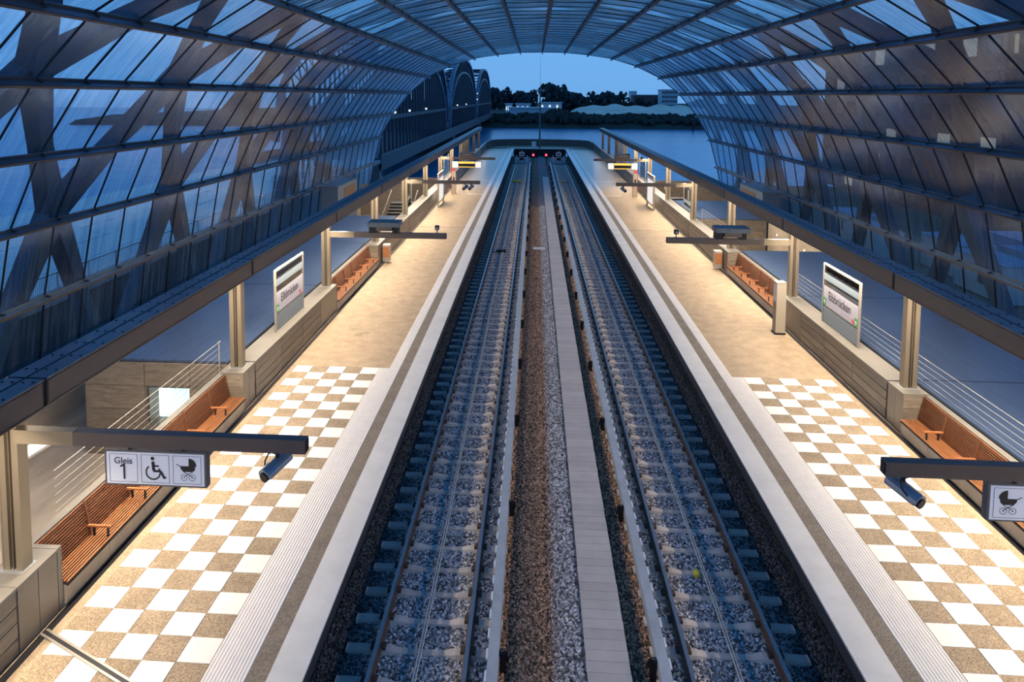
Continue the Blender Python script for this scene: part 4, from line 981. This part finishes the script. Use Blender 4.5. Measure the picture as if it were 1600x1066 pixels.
# sand heap: ridged terrain
sh = MB(); gx_, gy_ = 50, 8; p0, p1 = P(885, 180, 520).x, P(1105, 180, 520).x
for j in range(gy_):
    for i in range(gx_):
        u = i/(gx_-1); v = j/(gy_-1); h = 6.6*min(1, u*9)*min(1, (1-u)*12+.2)*math.sin(PI*min(1, v*1.5+.02)/2)*(1 if v < .8 else .4)*(1+.10*math.sin(u*40)+.08*math.sin(u*17+2)); sh.v.append((p0+(p1-p0)*u, 470+80*v, -4.6+h))
for j in range(gy_-1):
    for i in range(gx_-1): sh.f.append((j*gx_+i, j*gx_+i+1, (j+1)*gx_+i+1, (j+1)*gx_+i)); sh.mi.append(0)
tag(sh.build('sand_heap', m_sand), 'long pale sand heap behind the bushes across the river', 'sand heap')
# far buildings
def farbox(px0, px1, py0, py1, Y, name, label, cat, m, depth=20):
    a = P(px0, py1, Y); c = P(px1, py0, Y); o = empty(name, ((a.x+c.x)/2, Y, -4.5), label, cat)
    w2 = (c.x-a.x)/2; h = max(2, c.z+4.5); MB().box(-w2, w2, 0, depth, 0, h).build('walls', m, o); MB().box(-w2-.5, w2+.5, -.5, depth+.5, h, h+.6).build('roof', m_shed, o)
    return o, w2, h
o, w2, h = farbox(1034, 1059, 141, 163, 620, 'far_office_block', 'pale blue office block with window bands at the right of the skyline', 'building', m_shed)
for j in range(5):
    for i in range(6): MB().box(-w2+2*w2*(i+.1)/6, -w2+2*w2*(i+.8)/6, -.3, 0, h*(j+.25)/5, h*(j+.75)/5).build('window', m_win_dk, o)
o, w2, h = farbox(990, 1035, 149, 163, 700, 'far_brick_hall', 'long low reddish hall beside the pale office block', 'building', mat('dull_red_brick', (.12, .07, .07), .8))
for i in range(14): MB().box(-w2+2*w2*(i+.1)/14, -w2+2*w2*(i+.35)/14, -.4, 0, 0, h).build('pier', m_face, o)
farbox(985, 995, 143, 152, 1100, 'far_tower_block', 'small hazy tower block on the horizon above the trees', 'building', m_shed)
for px0, px1, py0, py1, Y, lab in ((806, 829, 163, 172, 480, 'lit pale tent hall to the left of the mast base'), (843, 878, 161, 168, 500, 'lit pale hall roof to the right of the mast'), (790, 800, 163, 172, 470, 'small lit white hut near the bridge end')):
    o, w2, h = farbox(px0, px1, py0, py1, Y, 'lit_shed', lab, 'building', m_shed, 8)
    for i in range(3): MB().box(-w2+2*w2*(i+.3)/3, -w2+2*w2*(i+.45)/3, -.5, -.2, h*.5, h*.8).build('lamp', m_lampglow, o)
o, w2, h = farbox(795, 870, 170, 179, 440, 'quay_slab', 'pale blue paved quay slab above the far bank', 'quay', m_shed, 25)
# post in the water on the right
b = MB().tube([(0, 0, -9.5), (0, 0, -3.5)], .5, 8).build('mooring_post', m_bolt, loc=(P(1083, 195, 380).x, 380, 0)); tag(b, 'dark mooring post in the river near the right bank', 'post')

# bridge: three arched spans in two planes
bg_ = empty('arched_bridge', (0, 0, 0), 'dark steel railway bridge with three tall arches crossing the river on the left', 'bridge')
XB = (-25.8, -41.0); ZD = -2.2; SP = [(112, 210), (213, 311), (314, 412)]; CR = 20.8
dk = MB().box(-44, -24.4, 112, 420, -3.6, -2.0).box(-24.6, -24.3, 112, 420, -3.2, -1.0).box(-44.2, -44, 112, 420, -3.2, -1.0).build('deck', m_bridge, bg_)
MB().box(-24.25, -24.15, 112, 420, -1.15, -1.0).build('handrail', m_bridge_l, bg_)
def za(y, a, b_, top, foot):
    u = (y-a)/(b_-a)*2-1; return foot+(top-foot)*math.sqrt(max(0, 1-abs(u)**2.3))
for si, (a, b_) in enumerate(SP):
    for pi_, xb in enumerate(XB):
        n = 26; top = []; low = []; 
        for i in range(n+1):
            y = a+(b_-a)*i/n; top.append(Vector((xb, y, za(y, a, b_, CR, 1)))); low.append(Vector((xb, a+3+(b_-a-6)*i/n, za(y, a, b_, CR-4.6, -2))))
        mb = MB()
        for p_, q in zip(top, top[1:]): mb.bar(p_, q, 1.1, .9, upv=(0, 0, 1) if abs((q-p_).normalized().z) < .9 else (0, 1, 0))
        mb.build('upper_chord', m_bridge_l, bg_, fix=True)
        mb = MB()
        for p_, q in zip(low, low[1:]): mb.bar(p_, q, .8, .6, upv=(0, 0, 1) if abs((q-p_).normalized().z) < .9 else (0, 1, 0))
        mb.build('lower_chord', m_bridge_l, bg_, fix=True)
        mb = MB()
        for i in range(1, n, 1): mb.bar(top[i], low[i], .28, .28, upv=(1, 0, 0))
        for i in range(1, n-1): mb.bar(top[i], low[i+1], .18, .18, upv=(1, 0, 0))
        mb.build('arch_lacing', m_bridge, bg_, fix=True)
        for i in range(1, n): MB().bar(low[i], (xb, low[i].y, ZD), .42, .42, upv=(1, 0, 0)).build('hanger', m_bridge, bg_, fix=True)
        mb = MB().box(xb-.3, xb+.3, a, b_, 4.0, 4.7).build('tie_beam', m_bridge, bg_)
    mb = MB()
    for i in range(3, 24, 2):
        y = a+(b_-a)*i/26; z = za(y, a, b_, CR, 1); mb.bar((XB[0], y, z), (XB[1], y, z), .5, .5, upv=(0, 0, 1)); mb.bar((XB[0], y, z), (XB[1], y+7.5, za(y+7.5, a, b_, CR, 1)), .3, .3, upv=(0, 0, 1))
    mb.build('wind_bracing', m_bridge, bg_, fix=True)
    MB().box(XB[1], XB[0], b_+.2, b_+2.6, -9.5, 7).build('portal', m_bridge, bg_); 
    MB().box(-45, -24, b_-1, b_+4, -10, -3.6).build('pier', m_dwall, bg_)
# a few lit lamps along the bridge
for i, (y, z) in enumerate(((128, 5.0), (143, 5.0), (165, 5.0), (232, 5.0), (262, 5.0), (312, 9.0), (312, 6.5))):
    MB().tube([(-25.2, y, z), (-25.2, y, z+.35)], .18, 8).build('lamp', m_lampglow, bg_)
